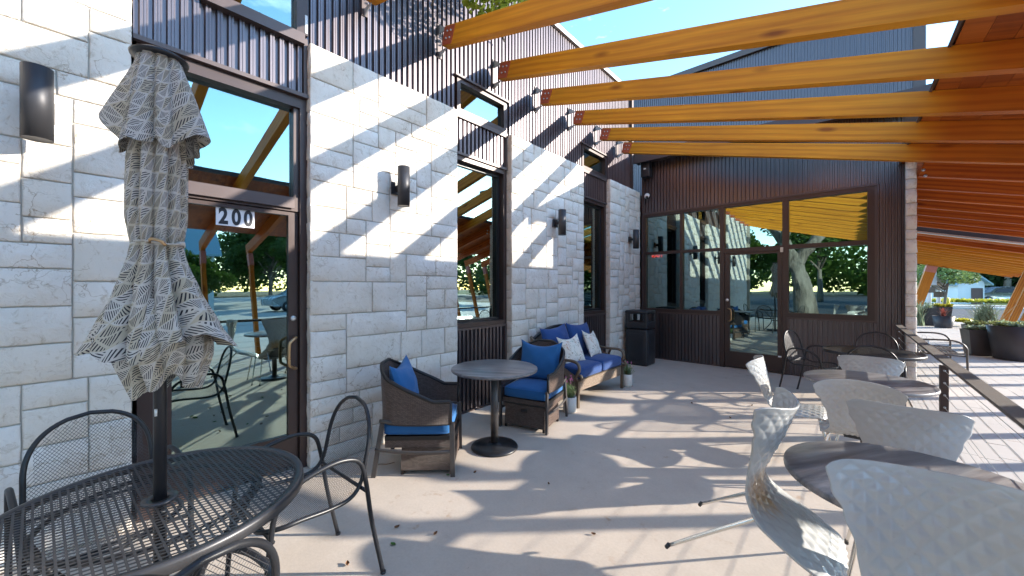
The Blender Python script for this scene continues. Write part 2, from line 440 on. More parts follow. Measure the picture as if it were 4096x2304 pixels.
# ------------------------------------------------------------------ mesh helpers
class MB:
    def __init__(s): s.v = []; s.f = []; s.uv = None
    def add(s, vs, fs, uvs=None):
        o = len(s.v); s.v += [tuple(p) for p in vs]; s.f += [tuple(i + o for i in f) for f in fs]
        if uvs is not None:
            if s.uv is None: s.uv = [(0, 0)] * o
            s.uv += list(uvs)
        elif s.uv is not None: s.uv += [(0, 0)] * len(vs)
        return s
    def box(s, x0, x1, y0, y1, z0, z1):
        v = [(x0, y0, z0), (x1, y0, z0), (x1, y1, z0), (x0, y1, z0), (x0, y0, z1), (x1, y0, z1), (x1, y1, z1), (x0, y1, z1)]
        return s.add(v, [(3, 2, 1, 0), (4, 5, 6, 7), (0, 1, 5, 4), (1, 2, 6, 5), (2, 3, 7, 6), (3, 0, 4, 7)])
    def obox(s, mat, sx, sy, sz):
        b = MB().box(-sx / 2, sx / 2, -sy / 2, sy / 2, -sz / 2, sz / 2)
        return s.add([mat @ Vector(p) for p in b.v], b.f)
    def prism(s, poly, ax, a0, a1):
        """poly of 2D points extruded along axis ax (0/1/2)"""
        n = len(poly); vs = []
        for a in (a0, a1):
            for p in poly:
                q = [0, 0, 0]; k = [i for i in range(3) if i != ax]; q[k[0]] = p[0]; q[k[1]] = p[1]; q[ax] = a; vs.append(q)
        fs = [tuple(range(n))[::-1], tuple(range(n, 2 * n))] + [(i, (i + 1) % n, n + (i + 1) % n, n + i) for i in range(n)]
        return s.add(vs, fs)
    def tube(s, pts, r, k=8, closed=False, cap=True, flat=None):
        pts = [Vector(p) for p in pts]; n = len(pts); rs = r if isinstance(r, (list, tuple)) else [r] * n
        vs = []; fs = []; up = Vector((0, 0, 1)); prev = None
        for i in range(n):
            a = pts[(i - 1) % n] if (closed or i > 0) else pts[i]
            b = pts[(i + 1) % n] if (closed or i < n - 1) else pts[i]
            t = (b - a).normalized() if (b - a).length > 1e-9 else Vector((0, 0, 1))
            if prev is None:
                ref = up if abs(t.z) < .9 else Vector((1, 0, 0)); nn = t.cross(ref).normalized()
            else:
                nn = (prev - t * prev.dot(t)); nn = nn.normalized() if nn.length > 1e-6 else t.orthogonal().normalized()
            prev = nn; bb = t.cross(nn)
            for j in range(k):
                w = 2 * pi * j / k; cx, cy = cos(w) * rs[i], sin(w) * rs[i]
                if flat: cx *= flat
                vs.append(pts[i] + nn * cx + bb * cy)
        m = n if closed else n - 1
        for i in range(m):
            for j in range(k):
                a = i * k + j; b = i * k + (j + 1) % k; c = ((i + 1) % n) * k + (j + 1) % k; d = ((i + 1) % n) * k + j
                fs.append((a, b, c, d))
        if cap and not closed:
            fs.append(tuple(range(k))[::-1]); fs.append(tuple(range((n - 1) * k, n * k)))
        return s.add(vs, fs)
    def lathe(s, prof, k=32, c=(0, 0, 0)):
        vs = []; fs = []; n = len(prof)
        for r, z in prof:
            for j in range(k):
                w = 2 * pi * j / k; vs.append((c[0] + r * cos(w), c[1] + r * sin(w), c[2] + z))
        for i in range(n - 1):
            for j in range(k):
                fs.append((i * k + j, i * k + (j + 1) % k, (i + 1) * k + (j + 1) % k, (i + 1) * k + j))
        shut = prof[0] == prof[-1]
        if prof[0][0] > 1e-4 and not shut: fs.append(tuple(range(k))[::-1])
        if prof[-1][0] > 1e-4 and not shut: fs.append(tuple(range((n - 1) * k, n * k)))
        return s.add(vs, fs)
    def grid(s, fn, nu, nv, uvf=None, close_u=False):
        vs = []; uvs = []; fs = []
        cu = nu if close_u else nu + 1
        for j in range(nv + 1):
            for i in range(cu):
                u, v = i / nu, j / nv
                vs.append(fn(u, v)); uvs.append(uvf(u, v) if uvf else (u, v))
        for j in range(nv):
            for i in range(nu):
                i2 = (i + 1) % cu
                fs.append((j * cu + i, j * cu + i2, (j + 1) * cu + i2, (j + 1) * cu + i))
        return s.add(vs, fs, uvs)
    def rbox(s, c, size, r, n=5, puff=(0, 0, 0)):
        """rounded box, optional puffing of the faces"""
        hx, hy, hz = size[0] / 2, size[1] / 2, size[2] / 2
        r = min(r, hx * .999, hy * .999, hz * .999)
        def ticks(h):
            core = h - r
            t = [-h] + [-core - r * cos(pi / 2 * k / 3) for k in (1, 2)] + [-core]
            m = max(2, n)
            t += [-core + 2 * core * k / m for k in range(1, m)]
            t += [core] + [core + r * (cos(pi / 2 * k / 3)) for k in (2, 1)] + [h]
            return t
        T = [ticks(hx), ticks(hy), ticks(hz)]; H = (hx, hy, hz)
        for ax in range(3):
            a, b = [i for i in range(3) if i != ax]
            for sg in (-1, 1):
                vs = []; fs = []; na, nb = len(T[a]), len(T[b])
                for q in T[b]:
                    for p_ in T[a]:
                        p = [0, 0, 0]; p[a] = p_; p[b] = q; p[ax] = sg * H[ax]
                        inn = [max(-H[i] + r, min(H[i] - r, p[i])) for i in range(3)]
                        d = Vector([p[i] - inn[i] for i in range(3)])
                        d = d.normalized() * r if d.length > 0 else d
                        o = [inn[i] + d[i] for i in range(3)]
                        for i in range(3):
                            if puff[i]:
                                j, k2 = [m_ for m_ in range(3) if m_ != i]
                                o[i] += (o[i] / H[i]) * puff[i] * (1 - (o[j] / H[j]) ** 2) * (1 - (o[k2] / H[k2]) ** 2)
                        vs.append([c[i] + o[i] for i in range(3)])
                for j in range(nb - 1):
                    for i in range(na - 1):
                        f = (j * na + i, j * na + i + 1, (j + 1) * na + i + 1, (j + 1) * na + i)
                        if (sg > 0) == (ax == 1): f = f[::-1]
                        fs.append(f)
                s.add(vs, fs)
        return s
    def xf(s, mat):
        s.v = [tuple(mat @ Vector(p)) for p in s.v]; return s
    def mesh(s, name, mat, smooth=False, mats=None, mi=None):
        me = bpy.data.meshes.new(name)
        me.from_pydata([tuple(p) for p in s.v], [], s.f)
        if s.uv is not None:
            ul = me.uv_layers.new(name="UVMap")
            idx = [0] * len(me.loops); me.loops.foreach_get("vertex_index", idx)
            flat = []
            for i in idx: flat += [s.uv[i][0], s.uv[i][1]]
            ul.data.foreach_set("uv", flat)
        me.materials.append(mat)
        if smooth: me.polygons.foreach_set("use_smooth", [True] * len(me.polygons))
        me.update(); return me
    def build(s, name, mat, parent=None, smooth=False, kind=None, weld=False):
        me = s.mesh(name, mat, smooth)
        if weld:
            import bmesh
            bm = bmesh.new(); bm.from_mesh(me); bmesh.ops.remove_doubles(bm, verts=bm.verts, dist=1e-5)
            bmesh.ops.recalc_face_normals(bm, faces=bm.faces); bm.to_mesh(me); bm.free()
            if smooth: me.polygons.foreach_set("use_smooth", [True] * len(me.polygons))
        return link(name, me, parent, kind)

def link(name, me, parent=None, kind=None):
    o = bpy.data.objects.new(name, me); COL.objects.link(o)
    if parent is not None: o.parent = parent
    if kind: o['kind'] = kind
    return o

def tag(o, label=None, cat=None, group=None, kind=None):
    if label: o['label'] = label
    if cat: o['category'] = cat
    if group: o['group'] = group
    if kind: o['kind'] = kind
    return o

def empty(name, loc, rz, label, cat, group=None, rot=None):
    o = bpy.data.objects.new(name, None); COL.objects.link(o)
    o.empty_display_size = .1
    o.location = loc; o.rotation_euler = rot if rot else (0, 0, rz)
    return tag(o, label, cat, group)

def copy_tree(o, parent=None):
    c = o.copy(); COL.objects.link(c)
    if parent is not None: c.parent = parent
    for ch in [x for x in bpy.data.objects if x.parent == o]: copy_tree(ch, c)
    return c

def cr(pts, n=6, closed=False):
    P = [Vector(p) for p in pts]; out = []
    N = len(P); rng = N if closed else N - 1
    for i in range(rng):
        p1, p2 = P[i], P[(i + 1) % N]
        p0 = P[i - 1] if (i > 0 or closed) else p1 * 2 - p2
        p3 = P[(i + 2) % N] if (i + 2 < N or closed) else p2 * 2 - p1
        for k in range(n):
            t = k / n
            out.append(0.5 * ((2 * p1) + (-p0 + p2) * t + (2 * p0 - 5 * p1 + 4 * p2 - p3) * t * t + (-p0 + 3 * p1 - 3 * p2 + p3) * t ** 3))
    if not closed: out.append(P[-1])
    return out

def lerp(a, b, t): return a + (b - a) * t

# ------------------------------------------------------------------ ground
g = MB().add([(-150, -150, -.02), (150, -150, -.02), (150, 250, -.02), (-150, 250, -.02)], [(0, 1, 2, 3)]).build("ground", M['earth'], kind='structure')
MB().box(-3.5, .60, -6.5, 8.3, -.3, 0.0).build("patio_floor", M['concrete'], kind='structure')
MB().box(.62, 4.2, -7, 26.0, -.25, -.014).build("walkway_base", M['paverdark'], kind='structure')
walk = bpy.data.objects.new("walkway", None); COL.objects.link(walk); walk['kind'] = 'structure'
pm = []
for L_ in (.60, .42, .75):
    pm.append(MB().box(-.0625, .0625, -L_ / 2 + .002, L_ / 2 - .002, -.05, .0).mesh("paver", M['paver']))
far = MB()
cnt = 0
for i in range(28):
    x = .62 + .128 * (i + .5)
    y = -2.5 + R.uniform(0, .5)
    while y < 26:
        k = R.randrange(3); L_ = (.60, .42, .75)[k]
        yc = y + L_ / 2
        zz = R.uniform(-.003, .001)
        if yc > 2.2 and x < .23 * yc + .15 and yc < 12 and cnt < 290:
            o = link("paver", pm[k], walk); o.location = (x, yc, zz); cnt += 1
        else: far.box(x - .0625, x + .0625, y + .002, y + L_ - .002, -.05, zz)
        y += L_ + .002
far.build("paver_field", M['paver'], walk, kind='stuff')
MB().box(4.2, 60, -60, 26, -.2, -.010).build("forecourt", M['sidewalk'], kind='structure')
MB().box(-8, 4.2, 26, 28.2, -.2, -.006).build("sidewalk", M['sidewalk'], kind='structure')
MB().box(-60, 90, 28.2, 40.5, -.3, -.016).build("street", M['asphalt'], kind='structure')
MB().box(-60, 90, 40.5, 40.7, -.2, .10).build("kerb", M['sidewalk'], kind='structure')
MB().box(-60, 90, 40.7, 49.0, -.3, .02).build("driveway", M['sidewalk'], kind='structure')
MB().box(-60, 90, 49.0, 130, -.3, .03).build("lawn", M['grass'], kind='structure')
MB().box(-60, 60, -70, -6.5, -.2, -.008).build("parking_area", M['asphalt'], kind='structure')

# ------------------------------------------------------------------ stone piers
def ashlar(w, h, seed, uw=.06, uh=.07):
    """random ashlar rectangles covering w x h"""
    rr = random.Random(seed); nx = max(2, round(w / uw)); ny = max(2, round(h / uh)); cw = w / nx; chh = h / ny
    occ = [[False] * nx for _ in range(ny)]; out = []; cuts = [set() for _ in range(ny + 6)]
    for j in range(ny):
        for i in range(nx):
            if occ[j][i]: continue
            hh = rr.choice((2, 2, 3, 3, 3, 4, 4)); ww = rr.choice((4, 5, 6, 7, 8, 9, 10))
            if hh == 2: ww = rr.choice((4, 6, 7, 9))
            hh = min(hh, ny - j)
            run = 0
            free = 0
            while i + free < nx and not occ[j][i + free]: free += 1
            cand = [ww] + rr.sample(range(4, 10), 6)
            ok_ = [c_ for c_ in cand if free - c_ >= 3 and not (j > 0 and (i + c_) in cuts[j - 1])]
            run = ok_[0] if ok_ else (free if free <= 9 else free - 4)
            if j > 0 and run > 4 and free - run >= 4 and i + run < nx and (i + run) in cuts[j - 1]: run += rr.choice((-2, -1, 1))
            if run <= 2: hh = min(hh, 2)
            while hh > 1 and any(occ[j + a][i + b] for a in range(hh) for b in range(run)): hh -= 1
            if ny - j - hh == 1: hh += 1
            for a in range(hh):
                for b in range(run): occ[j + a][i + b] = True
            for a in range(hh): cuts[j + a] |= {i, i + run}
            out.append((i * cw, j * chh, run * cw, hh * chh))
    return out

def stone_mesh(w, h, d, rr, gap=.0034, proud=.0056, ends=(False, False)):
    """rough faced block; face in local +X, u along Y, v along Z"""
    nu = max(5, min(9, int(w / .06))); nv = max(4, min(7, int(h / .045)))
    vs = []; fs = []; w2, h2 = w - gap * 2, h - gap * 2
    ph = [rr.uniform(0, 6) for _ in range(6)]
    for j in range(nv + 1):
        for i in range(nu + 1):
            eu, ev = .007 / w2, .007 / h2
            u = 0 if i == 0 else 1 if i == nu else eu + (1 - 2 * eu) * (i - 1) / (nu - 2)
            v = 0 if j == 0 else 1 if j == nv else ev + (1 - 2 * ev) * (j - 1) / (nv - 2)
            e = min(u * w2, (1 - u) * w2, v * h2, (1 - v) * h2)
            dep = proud * min(1, e / .006) * .8
            if e > 1e-6: dep += rr.uniform(-.0028, .0034) + .004 * sin(ph[0] + u * 5 * w / .3) * sin(ph[1] + v * 4)
            du = rr.uniform(-.0022, .0022); dv = rr.uniform(-.0022, .0022)
            vs.append((dep, gap + u * w2 + du, gap + v * h2 + dv))
    n0 = len(vs); W = nu + 1
    for j in range(nv):
        for i in range(nu): fs.append((j * W + i, j * W + i + 1, (j + 1) * W + i + 1, (j + 1) * W + i))
    ring = [i for i in range(W)] + [j * W + nu for j in range(1, nv + 1)] + [nv * W + i for i in range(nu - 1, -1, -1)] + [j * W for j in range(nv - 1, 0, -1)]
    for q in ring: vs.append((-d, vs[q][1], vs[q][2]))
    m = len(ring)
    for k in range(m): fs.append((ring[k], n0 + k, n0 + (k + 1) % m, ring[(k + 1) % m]))
    me = bpy.data.meshes.new("stone"); me.from_pydata(vs, [], fs); me.materials.append(M['stone'])
    me.polygons.foreach_set("use_smooth", [True] * (nu * nv) + [False] * m); me.update()
    return me

XF = -3.31
def pier(y0, y1, h, label, seed, xf=XF, xb=-3.62, cat="stone wall"):
    t = empty("stone_pier", (xf, y0, 0), 0, label, cat, "limestone piers of the left wall")
    MB().box(xb - xf, -.0165, .01, y1 - y0 - .01, 0, h - .01).build("mortar_core", M['mortar'], t)
    rr = random.Random(seed)
    for (u, v, w, hh) in ashlar(y1 - y0, h, seed):
        o = link("stone", stone_mesh(w, hh, .05, rr), t); o.location = (-.009 + rr.uniform(-.002, .003), u, v)
    # return faces seen at the side of the bays
    for side, ys in ((0, 0.0), (1, y1 - y0)):
        z = 0.0
        while z < h - .02:
            hh = min(rr.choice((.105, .21, .21, .30)), h - z)
            me = stone_mesh(.12, hh, .02, rr, .004, .004)
            o = link("stone", me, t)
            if side == 0:
                o.rotation_euler = (0, 0, -pi / 2); o.location = (-.125, .006, z)
            else:
                o.rotation_euler = (0, 0, pi / 2); o.location = (-.006, y1 - y0 - .006, z)
            z += hh
    return t
pier(-3.4, .21, 5.5, "tall white limestone wall at the far left behind the closed umbrella", 3)
pier(1.246, 2.828, 3.515, "widest limestone pier between the door numbered 200 and the tall window", 21)
pier(3.754, 5.589, 3.515, "limestone pier behind the wicker loveseat", 35)
pier(6.533, 7.90, 3.52, "far limestone pier in the corner behind the black trash can", 48)

# end pier by the railing (front face looks towards the patio)
ep = empty("stone_pier", (.625, 7.80, 0), 0, "narrow stone end pier where the cable railing starts", "stone wall")
MB().box(.008, .105, .02, .60, 0, 3.35).build("mortar_core", M['mortar'], ep)
rr = random.Random(5); z = 0
while z < 3.33:
    hh = min(R.choice((.14, .20, .26, .18)), 3.35 - z)
    o = link("stone", stone_mesh(.115, hh, .03, rr, .004, .018), ep); o.rotation_euler = (0, 0, -pi / 2); o.location = (0, .02, z)
    o = link("stone", stone_mesh(.58, hh, .02, rr, .004, .016), ep); o.location = (.105, .02, z)
    z += hh

# ------------------------------------------------------------------ corrugated siding
def corr(name, a0, a1, z0, z1, plane, axis='Y', parent=None, flip=False, pitch=.064, dep=.028, hole=()):
    """vertical ribs; axis: direction the panel runs. plane: coordinate of the outermost face."""
    m = MB(); n = max(1, round((a1 - a0) / pitch)); p = (a1 - a0) / n
    prof = []
    for i in range(n):
        b = a0 + i * p
        prof += [(b, -dep), (b + .34 * p, -dep), (b + .44 * p, 0), (b + .60 * p, 0), (b + .63 * p, -.004), (b + .70 * p, -.004), (b + .73 * p, 0), (b + .90 * p, 0)]
    prof.append((a1, -dep))
    vs = []
    for z in (z0, z1):
        for a, d in prof:
            vs.append((plane + d, a, z) if axis == 'Y' else (a, plane - d, z))
    k = len(prof)
    m.add(vs, [(i, i + 1, k + i + 1, k + i) if axis == 'Y' else (i + 1, i, k + i, k + i + 1) for i in range(k - 1)])
    return m.build(name, M['siding'], parent)

XM = -3.385
mw = empty("metal_wall", (0, 0, 0), 0, "dark corrugated metal wall above the limestone piers", "metal wall")
corr("metal_sheet", -3.4, .55, 3.52, 5.5, XM, parent=mw)
corr("metal_sheet", 1.25, 2.84, 3.46, 5.5, XM, parent=mw)
corr("metal_sheet", 2.84, 3.76, 3.96, 5.5, XM, parent=mw)
corr("metal_sheet", 3.76, 5.62, 3.46, 5.5, XM, parent=mw)
corr("metal_sheet", 5.62, 6.56, 3.96, 5.5, XM, parent=mw)
corr("metal_sheet", 6.56, 7.53, 3.46, 5.5, XM, parent=mw)
MB().box(-3.46, -3.33, 7.53, 7.60, 3.5, 5.52).build("corner_trim", M['darktrim'], mw)
MB().box(-3.60, -3.34, -3.4, 7.62, 5.50, 5.57).build("parapet_cap", M['cap'], mw)
MB().box(-7.5, -3.47, -3.4, 7.6, 3.52, 5.49).build("wall_backing", M['darktrim'], mw)
# ------------------------------------------------------------------ bays on the left wall
def frame_rect(mb, y0, y1, z0, z1, w, xa, xb, bottom=True):
    mb.box(xa, xb, y0, y0 + w, z0, z1); mb.box(xa, xb, y1 - w, y1, z0, z1)
    mb.box(xa, xb, y0 + w, y1 - w, z1 - w, z1)
    if bottom: mb.box(xa, xb, y0 + w, y1 - w, z0, z0 + w)

def window_bay(y0, y1, where, seed):
    base = .02
    pn = empty("spandrel_panel", (0, 0, 0), 0, "corrugated metal panel low in the wall under " + where, "metal panel", "corrugated panels of the window bays")
    corr("metal_sheet", y0, y1, base, .985, -3.415, parent=pn)
    MB().box(-3.46, -3.395, y0, y1, .985, 1.012).build("trim", M['darktrim'], pn)
    MB().box(-3.46, -3.40, y0, y1, 0, .02).build("base_flashing", M['darktrim'], pn)
    MB().box(-3.46, -3.398, y1 - .03, y1, .02, .985).build("corner_trim", M['darktrim'], pn)
    w = empty("tall_window", (0, 0, 0), 0, where[0].upper() + where[1:] if False else where, "window", "tall windows between the piers")
    mb = MB(); frame_rect(mb, y0, y1, 1.015, 3.045, .055, -3.52, -3.40); mb.build("frame", M['bronze'], w)
    mb = MB(); frame_rect(mb, y0 + .055, y1 - .055, 1.07, 2.99, .035, -3.53, -3.475); mb.build("sash", M['black'], w)
    MB().box(-3.512, -3.502, y0 + .09, y1 - .09, 1.105, 2.955).build("pane", M['glass'], w)
    MB().box(-3.41, -3.375, y0, y1, 3.045, 3.075).build("head_flashing", M['darktrim'], w)
    p2 = empty("spandrel_panel", (0, 0, 0), 0, "short corrugated metal panel directly above " + where, "metal panel", "corrugated panels of the window bays")
    corr("metal_sheet", y0, y1, 3.08, 3.475, -3.40, parent=p2)
    MB().box(-3.45, -3.385, y1 - .03, y1, 3.08, 3.475).build("corner_trim", M['darktrim'], p2)
    c = empty("clerestory_window", (0, 0, 0), 0, "small square high window above " + where, "window", "small high windows")
    MB().box(-3.45, -3.375, y0, y1, 3.475, 3.53).build("sill", M['darktrim'], c)
    mb = MB(); frame_rect(mb, y0 + .03, y1 - .03, 3.53, 3.93, .05, -3.47, -3.372); mb.build("frame", M['bronze'], c)
    MB().box(-3.440, -3.430, y0 + .08, y1 - .08, 3.58, 3.88).build("pane", M['glass'], c)
    MB().box(-3.45, -3.345, y0 - .01, y1 + .01, 3.93, 3.955).build("head_flashing", M['darktrim'], c)
window_bay(2.84, 3.745, "the tall window left of the wicker loveseat", 1)
window_bay(5.60, 6.525, "the narrow tall window nearest the back corner", 2)

# door bay
db = empty("glass_door", (0, 0, 0), 0, "brown framed glass door numbered 200 beside the umbrella", "door")
mb = MB()
mb.box(-3.52, -3.385, .235, .33, 0, 3.08); mb.box(-3.52, -3.385, 1.195, 1.25, 0, 3.08)
mb.box(-3.52, -3.385, .33, 1.195, 2.975, 3.08); mb.box(-3.50, -3.40, .33, 1.195, 2.12, 2.235)
mb.box(-3.50, -3.41, 1.155, 1.195, 2.235, 2.975)
mb.build("frame", M['bronze'], db)
MB().box(-3.385, -3.345, .215, 1.255, 3.06, 3.09).build("head_flashing", M['darktrim'], db)
MB().box(-3.382, -3.372, .34, 1.15, 2.14, 2.225).build("transom_bar", M['darktrim'], db)
MB().box(-3.470, -3.460, .33, 1.155, 2.235, 2.975).build("transom_pane", M['glass'], db)
leaf = MB(); leaf.box(-3.47, -3.42, .335, .405, .02, 2.115); leaf.box(-3.47, -3.42, 1.12, 1.19, .02, 2.115)
leaf.box(-3.47, -3.42, .405, 1.12, 2.085, 2.115); leaf.box(-3.47, -3.42, .405, 1.12, .02, .29)
lf = leaf.build("leaf", M['bronze'], db)
MB().box(-3.452, -3.442, .405, 1.12, .29, 2.085).build("pane", M['glass'], lf)
hp = cr([(-3.42, 1.165, 1.085), (-3.385, 1.165, 1.087), (-3.365, 1.15, 1.082), (-3.345, 1.115, 1.06), (-3.34, 1.10, 1.03), (-3.34, 1.10, .89), (-3.345, 1.115, .86), (-3.365, 1.15, .838), (-3.385, 1.165, .835), (-3.42, 1.165, .837)], 4)
MB().tube(hp, .0115, 10).build("handle", M['handle'], lf, True)
lk = MB(); lk.lathe([(.022, 0), (.022, .008), (.014, .012), (0.0, .012)], 20); lk.xf(Matrix.Translation((-3.42, 1.155, 1.243)) @ Matrix.Rotation(pi / 2, 4, 'Y')); lk.build("lock", M['steel'], lf, True)
sg = MB().box(-3.4415, -3.4395, .648, .888, 1.953, 2.083).build("number_plate", M['signw'], lf)
def text(body, size, mat, parent, loc, rot, name, off=.0, ex=.0006, sx=1.0):
    c = bpy.data.curves.new(name, 'FONT'); c.body = body; c.size = size; c.extrude = ex; c.offset = off
    c.align_x = 'CENTER'; c.align_y = 'CENTER'; c.materials.append(mat)
    t0 = bpy.data.objects.new(name, c); me = bpy.data.meshes.new_from_object(t0); bpy.data.objects.remove(t0)
    me.materials.clear(); me.materials.append(mat)
    o = bpy.data.objects.new(name, me); COL.objects.link(o); o.parent = parent; o.location = loc; o.rotation_euler = rot; o.scale = (sx, 1, 1)
    return o
for dg, yy in (("2", .692), ("0", .771), ("0", .847)):
    text(dg, .160, M['digit'], lf, (-3.4385, yy, 2.017), (pi / 2, 0, pi / 2), "digit", .006, .0006, .70)
sp = empty("spandrel_panel", (0, 0, 0), 0, "corrugated metal panel above the door numbered 200", "metal panel", "corrugated panels of the window bays")
corr("metal_sheet", .22, 1.22, 3.09, 3.50, -3.395, parent=sp, pitch=.068)
MB().box(-3.45, -3.37, 1.22, 1.25, 3.09, 3.56).build("corner_trim", M['darktrim'], sp)
cl = empty("clerestory_window", (0, 0, 0), 0, "large high window above the door numbered 200 reflecting branches", "window", "small high windows")
MB().box(-3.45, -3.345, .56, 1.22, 3.50, 3.585).build("sill", M['darktrim'], cl)
mb = MB(); mb.box(-3.47, -3.365, .55, .61, 3.585, 4.6); mb.box(-3.47, -3.365, 1.165, 1.25, 3.585, 4.6); mb.box(-3.47, -3.365, .61, 1.165, 4.5, 4.6)
mb.build("frame", M['bronze'], cl)
MB().box(-3.44, -3.43, .61, 1.165, 3.585, 4.5).build("pane", M['glass'], cl)
MB().box(-3.375, -3.36, 1.225, 1.245, 3.6, 3.75).build("trim", M['cap'], cl)
corr("metal_sheet", .22, .55, 3.50, 5.5, -3.395, parent=mw)
corr("metal_sheet", .55, 1.25, 4.6, 5.5, XM, parent=mw)

# ------------------------------------------------------------------ back wall storefront
YB = 8.0
bw = empty("metal_wall", (0, 0, 0), 0, "dark corrugated metal wall around the back storefront under a sloping roof edge", "metal wall")
corr("metal_sheet", -3.30, .40, 3.06, 4.14, YB - .02, 'X', bw)
corr("metal_sheet", .345, .60, .02, 3.06, YB - .02, 'X', bw)
corr("metal_sheet", .40, .60, 3.06, 4.14, YB - .02, 'X', bw)
corr("metal_sheet", -3.0, -1.80, .02, .955, YB - .02, 'X', bw)
corr("metal_sheet", -.745, .345, .02, .955, YB - .02, 'X', bw)
MB().box(-3.30, -1.77, YB - .03, YB + .02, .955, .985).build("trim", M['darktrim'], bw)
MB().box(-.77, .345, YB - .03, YB + .02, .955, .985).build("trim", M['darktrim'], bw)
MB().box(-1.80, -1.77, YB - .028, YB + .02, .0, .955).build("trim", M['darktrim'], bw)
MB().box(-.775, -.745, YB - .028, YB + .02, .0, .955).build("trim", M['darktrim'], bw)
MB().box(.315, .345, YB - .032, YB + .02, .985, 3.06).build("trim", M['darktrim'], bw)
MB().box(-3.30, .345, YB - .045, YB + .02, 3.04, 3.07).build("head_flashing", M['darktrim'], bw)
MB().box(-3.0, -1.77, YB - .02, YB + .02, 0, .02).build("base_flashing", M['darktrim'], bw)
MB().box(-.775, .6, YB - .02, YB + .02, 0, .02).build("base_flashing", M['darktrim'], bw)
MB().box(-3.31, -3.0, YB - .02, YB + .02, 0, .955).build("base_flashing", M['darktrim'], bw)
MB().box(-3.305, -3.275, YB - .045, YB + .02, 0, 4.14).build("corner_trim", M['darktrim'], bw)
MB().box(.60, .625, YB - .05, YB + .02, 0, 4.14).build("corner_trim", M['darktrim'], bw)
fa = empty("roof_edge", (0, 0, 0), 0, "dark roof edge over the back storefront", "roof edge")
MB().box(-3.42, .95, 7.66, 12.0, 4.20, 4.26).build("roof_sheet", M['darktrim'], fa)
MB().box(-3.42, .95, 7.62, 7.66, 4.07, 4.26).build("fascia", M['darktrim'], fa)
MB().box(-3.40, .93, 7.66, 8.02, 4.14, 4.20).build("soffit", M['darktrim'], fa)

sf = empty("storefront_window", (0, 0, 0), 0, "two-light storefront window left of the back door behind the trash can", "window")
def bar(mb, x0, x1, z0, z1, y0=YB - .035, y1=YB + .09): mb.box(x0, x1, y0, y1, z0, z1)
mb = MB()
bar(mb, -3.275, -3.22, .985, 3.04); bar(mb, -2.525, -2.47, 1.05, 2.985); bar(mb, -3.22, -1.80, 2.985, 3.04); bar(mb, -3.22, -1.80, .985, 1.05)
bar(mb, -3.22, -2.525, 2.185, 2.24); bar(mb, -2.47, -1.80, 2.185, 2.24)
mb.build("frame", M['bronze'], sf)
for (x0, x1, z0, z1) in ((-3.22, -2.525, 1.05, 2.185), (-3.22, -2.525, 2.24, 2.985), (-2.47, -1.80, 1.05, 2.185), (-2.47, -1.80, 2.24, 2.985)):
    MB().box(x0, x1, YB + .022, YB + .032, z0, z1).build("pane", M['glass'], sf)
sd = empty("glass_door", (0, 0, 0), 0, "brown framed glass door in the back wall with blue poster behind it", "door")
mb = MB()
bar(mb, -1.80, -1.722, 0, 3.04); bar(mb, -.835, -.77, 0, 3.04); bar(mb, -1.722, -.835, 2.985, 3.04); bar(mb, -1.722, -.835, 2.135, 2.215)
mb.build("frame", M['bronze'], sd)
MB().box(-1.722, -.835, YB + .022, YB + .032, 2.215, 2.985).build("transom_pane", M['glass'], sd)
mb = MB(); bar(mb, -1.715, -1.635, .02, 2.13, YB - .02, YB + .03); bar(mb, -.905, -.84, .02, 2.13, YB - .02, YB + .03)
bar(mb, -1.635, -.905, 2.09, 2.13, YB - .02, YB + .03); bar(mb, -1.635, -.905, .02, .31, YB - .02, YB + .03)
lf2 = mb.build("leaf", M['bronze'], sd)
MB().box(-1.635, -.905, YB, YB + .01, .31, 2.09).build("pane", M['glass'], lf2)
hp = cr([(-1.66, YB - .02, 1.10), (-1.655, YB - .06, 1.102), (-1.62, YB - .09, 1.09), (-1.60, YB - .095, 1.06), (-1.60, YB - .095, .91), (-1.62, YB - .09, .88), (-1.655, YB - .06, .865), (-1.66, YB - .02, .867)], 4)
MB().tube(hp, .013, 10).build("handle", M['handle'], lf2, True)
lk = MB(); lk.lathe([(.026, 0), (.026, .008), (0.0, .012)], 18); lk.xf(Matrix.Translation((-1.677, YB - .02, 1.257)) @ Matrix.Rotation(pi / 2, 4, 'X')); lk.build("lock", M['white'], lf2, True)
MB().box(-.895, -.845, YB - .024, YB - .0195, .285, .31).build("sticker", M['white'], lf2)
MB().box(-.86, -.82, YB - .06, YB - .036, 2.10, 2.18).build("closer", M['steel'], sd)
MB().box(-1.636, -.904, YB + .05, YB + .07, 1.00, 1.04).build("push_bar", M['handle'], lf2)
sw = empty("storefront_window", (0, 0, 0), 0, "large storefront window right of the back door with slanted orange beam reflections", "window")
mb = MB()
bar(mb, -.77, -.745, .985, 3.04); bar(mb, .235, .315, .985, 3.04); bar(mb, -.745, .235, 2.975, 3.04); bar(mb, -.745, .235, .985, 1.06); bar(mb, -.745, .235, 2.15, 2.22)
mb.build("frame", M['bronze'], sw)
MB().box(-.745, .235, YB + .022, YB + .032, 1.06, 2.15).build("pane", M['glass'], sw)
MB().box(-.745, .235, YB + .022, YB + .032, 2.22, 2.975).build("pane", M['glass'], sw)
MB().box(-1.36, -1.04, YB + .06, YB + .065, 1.60, 1.83).build("poster", M['poster'], lf2)

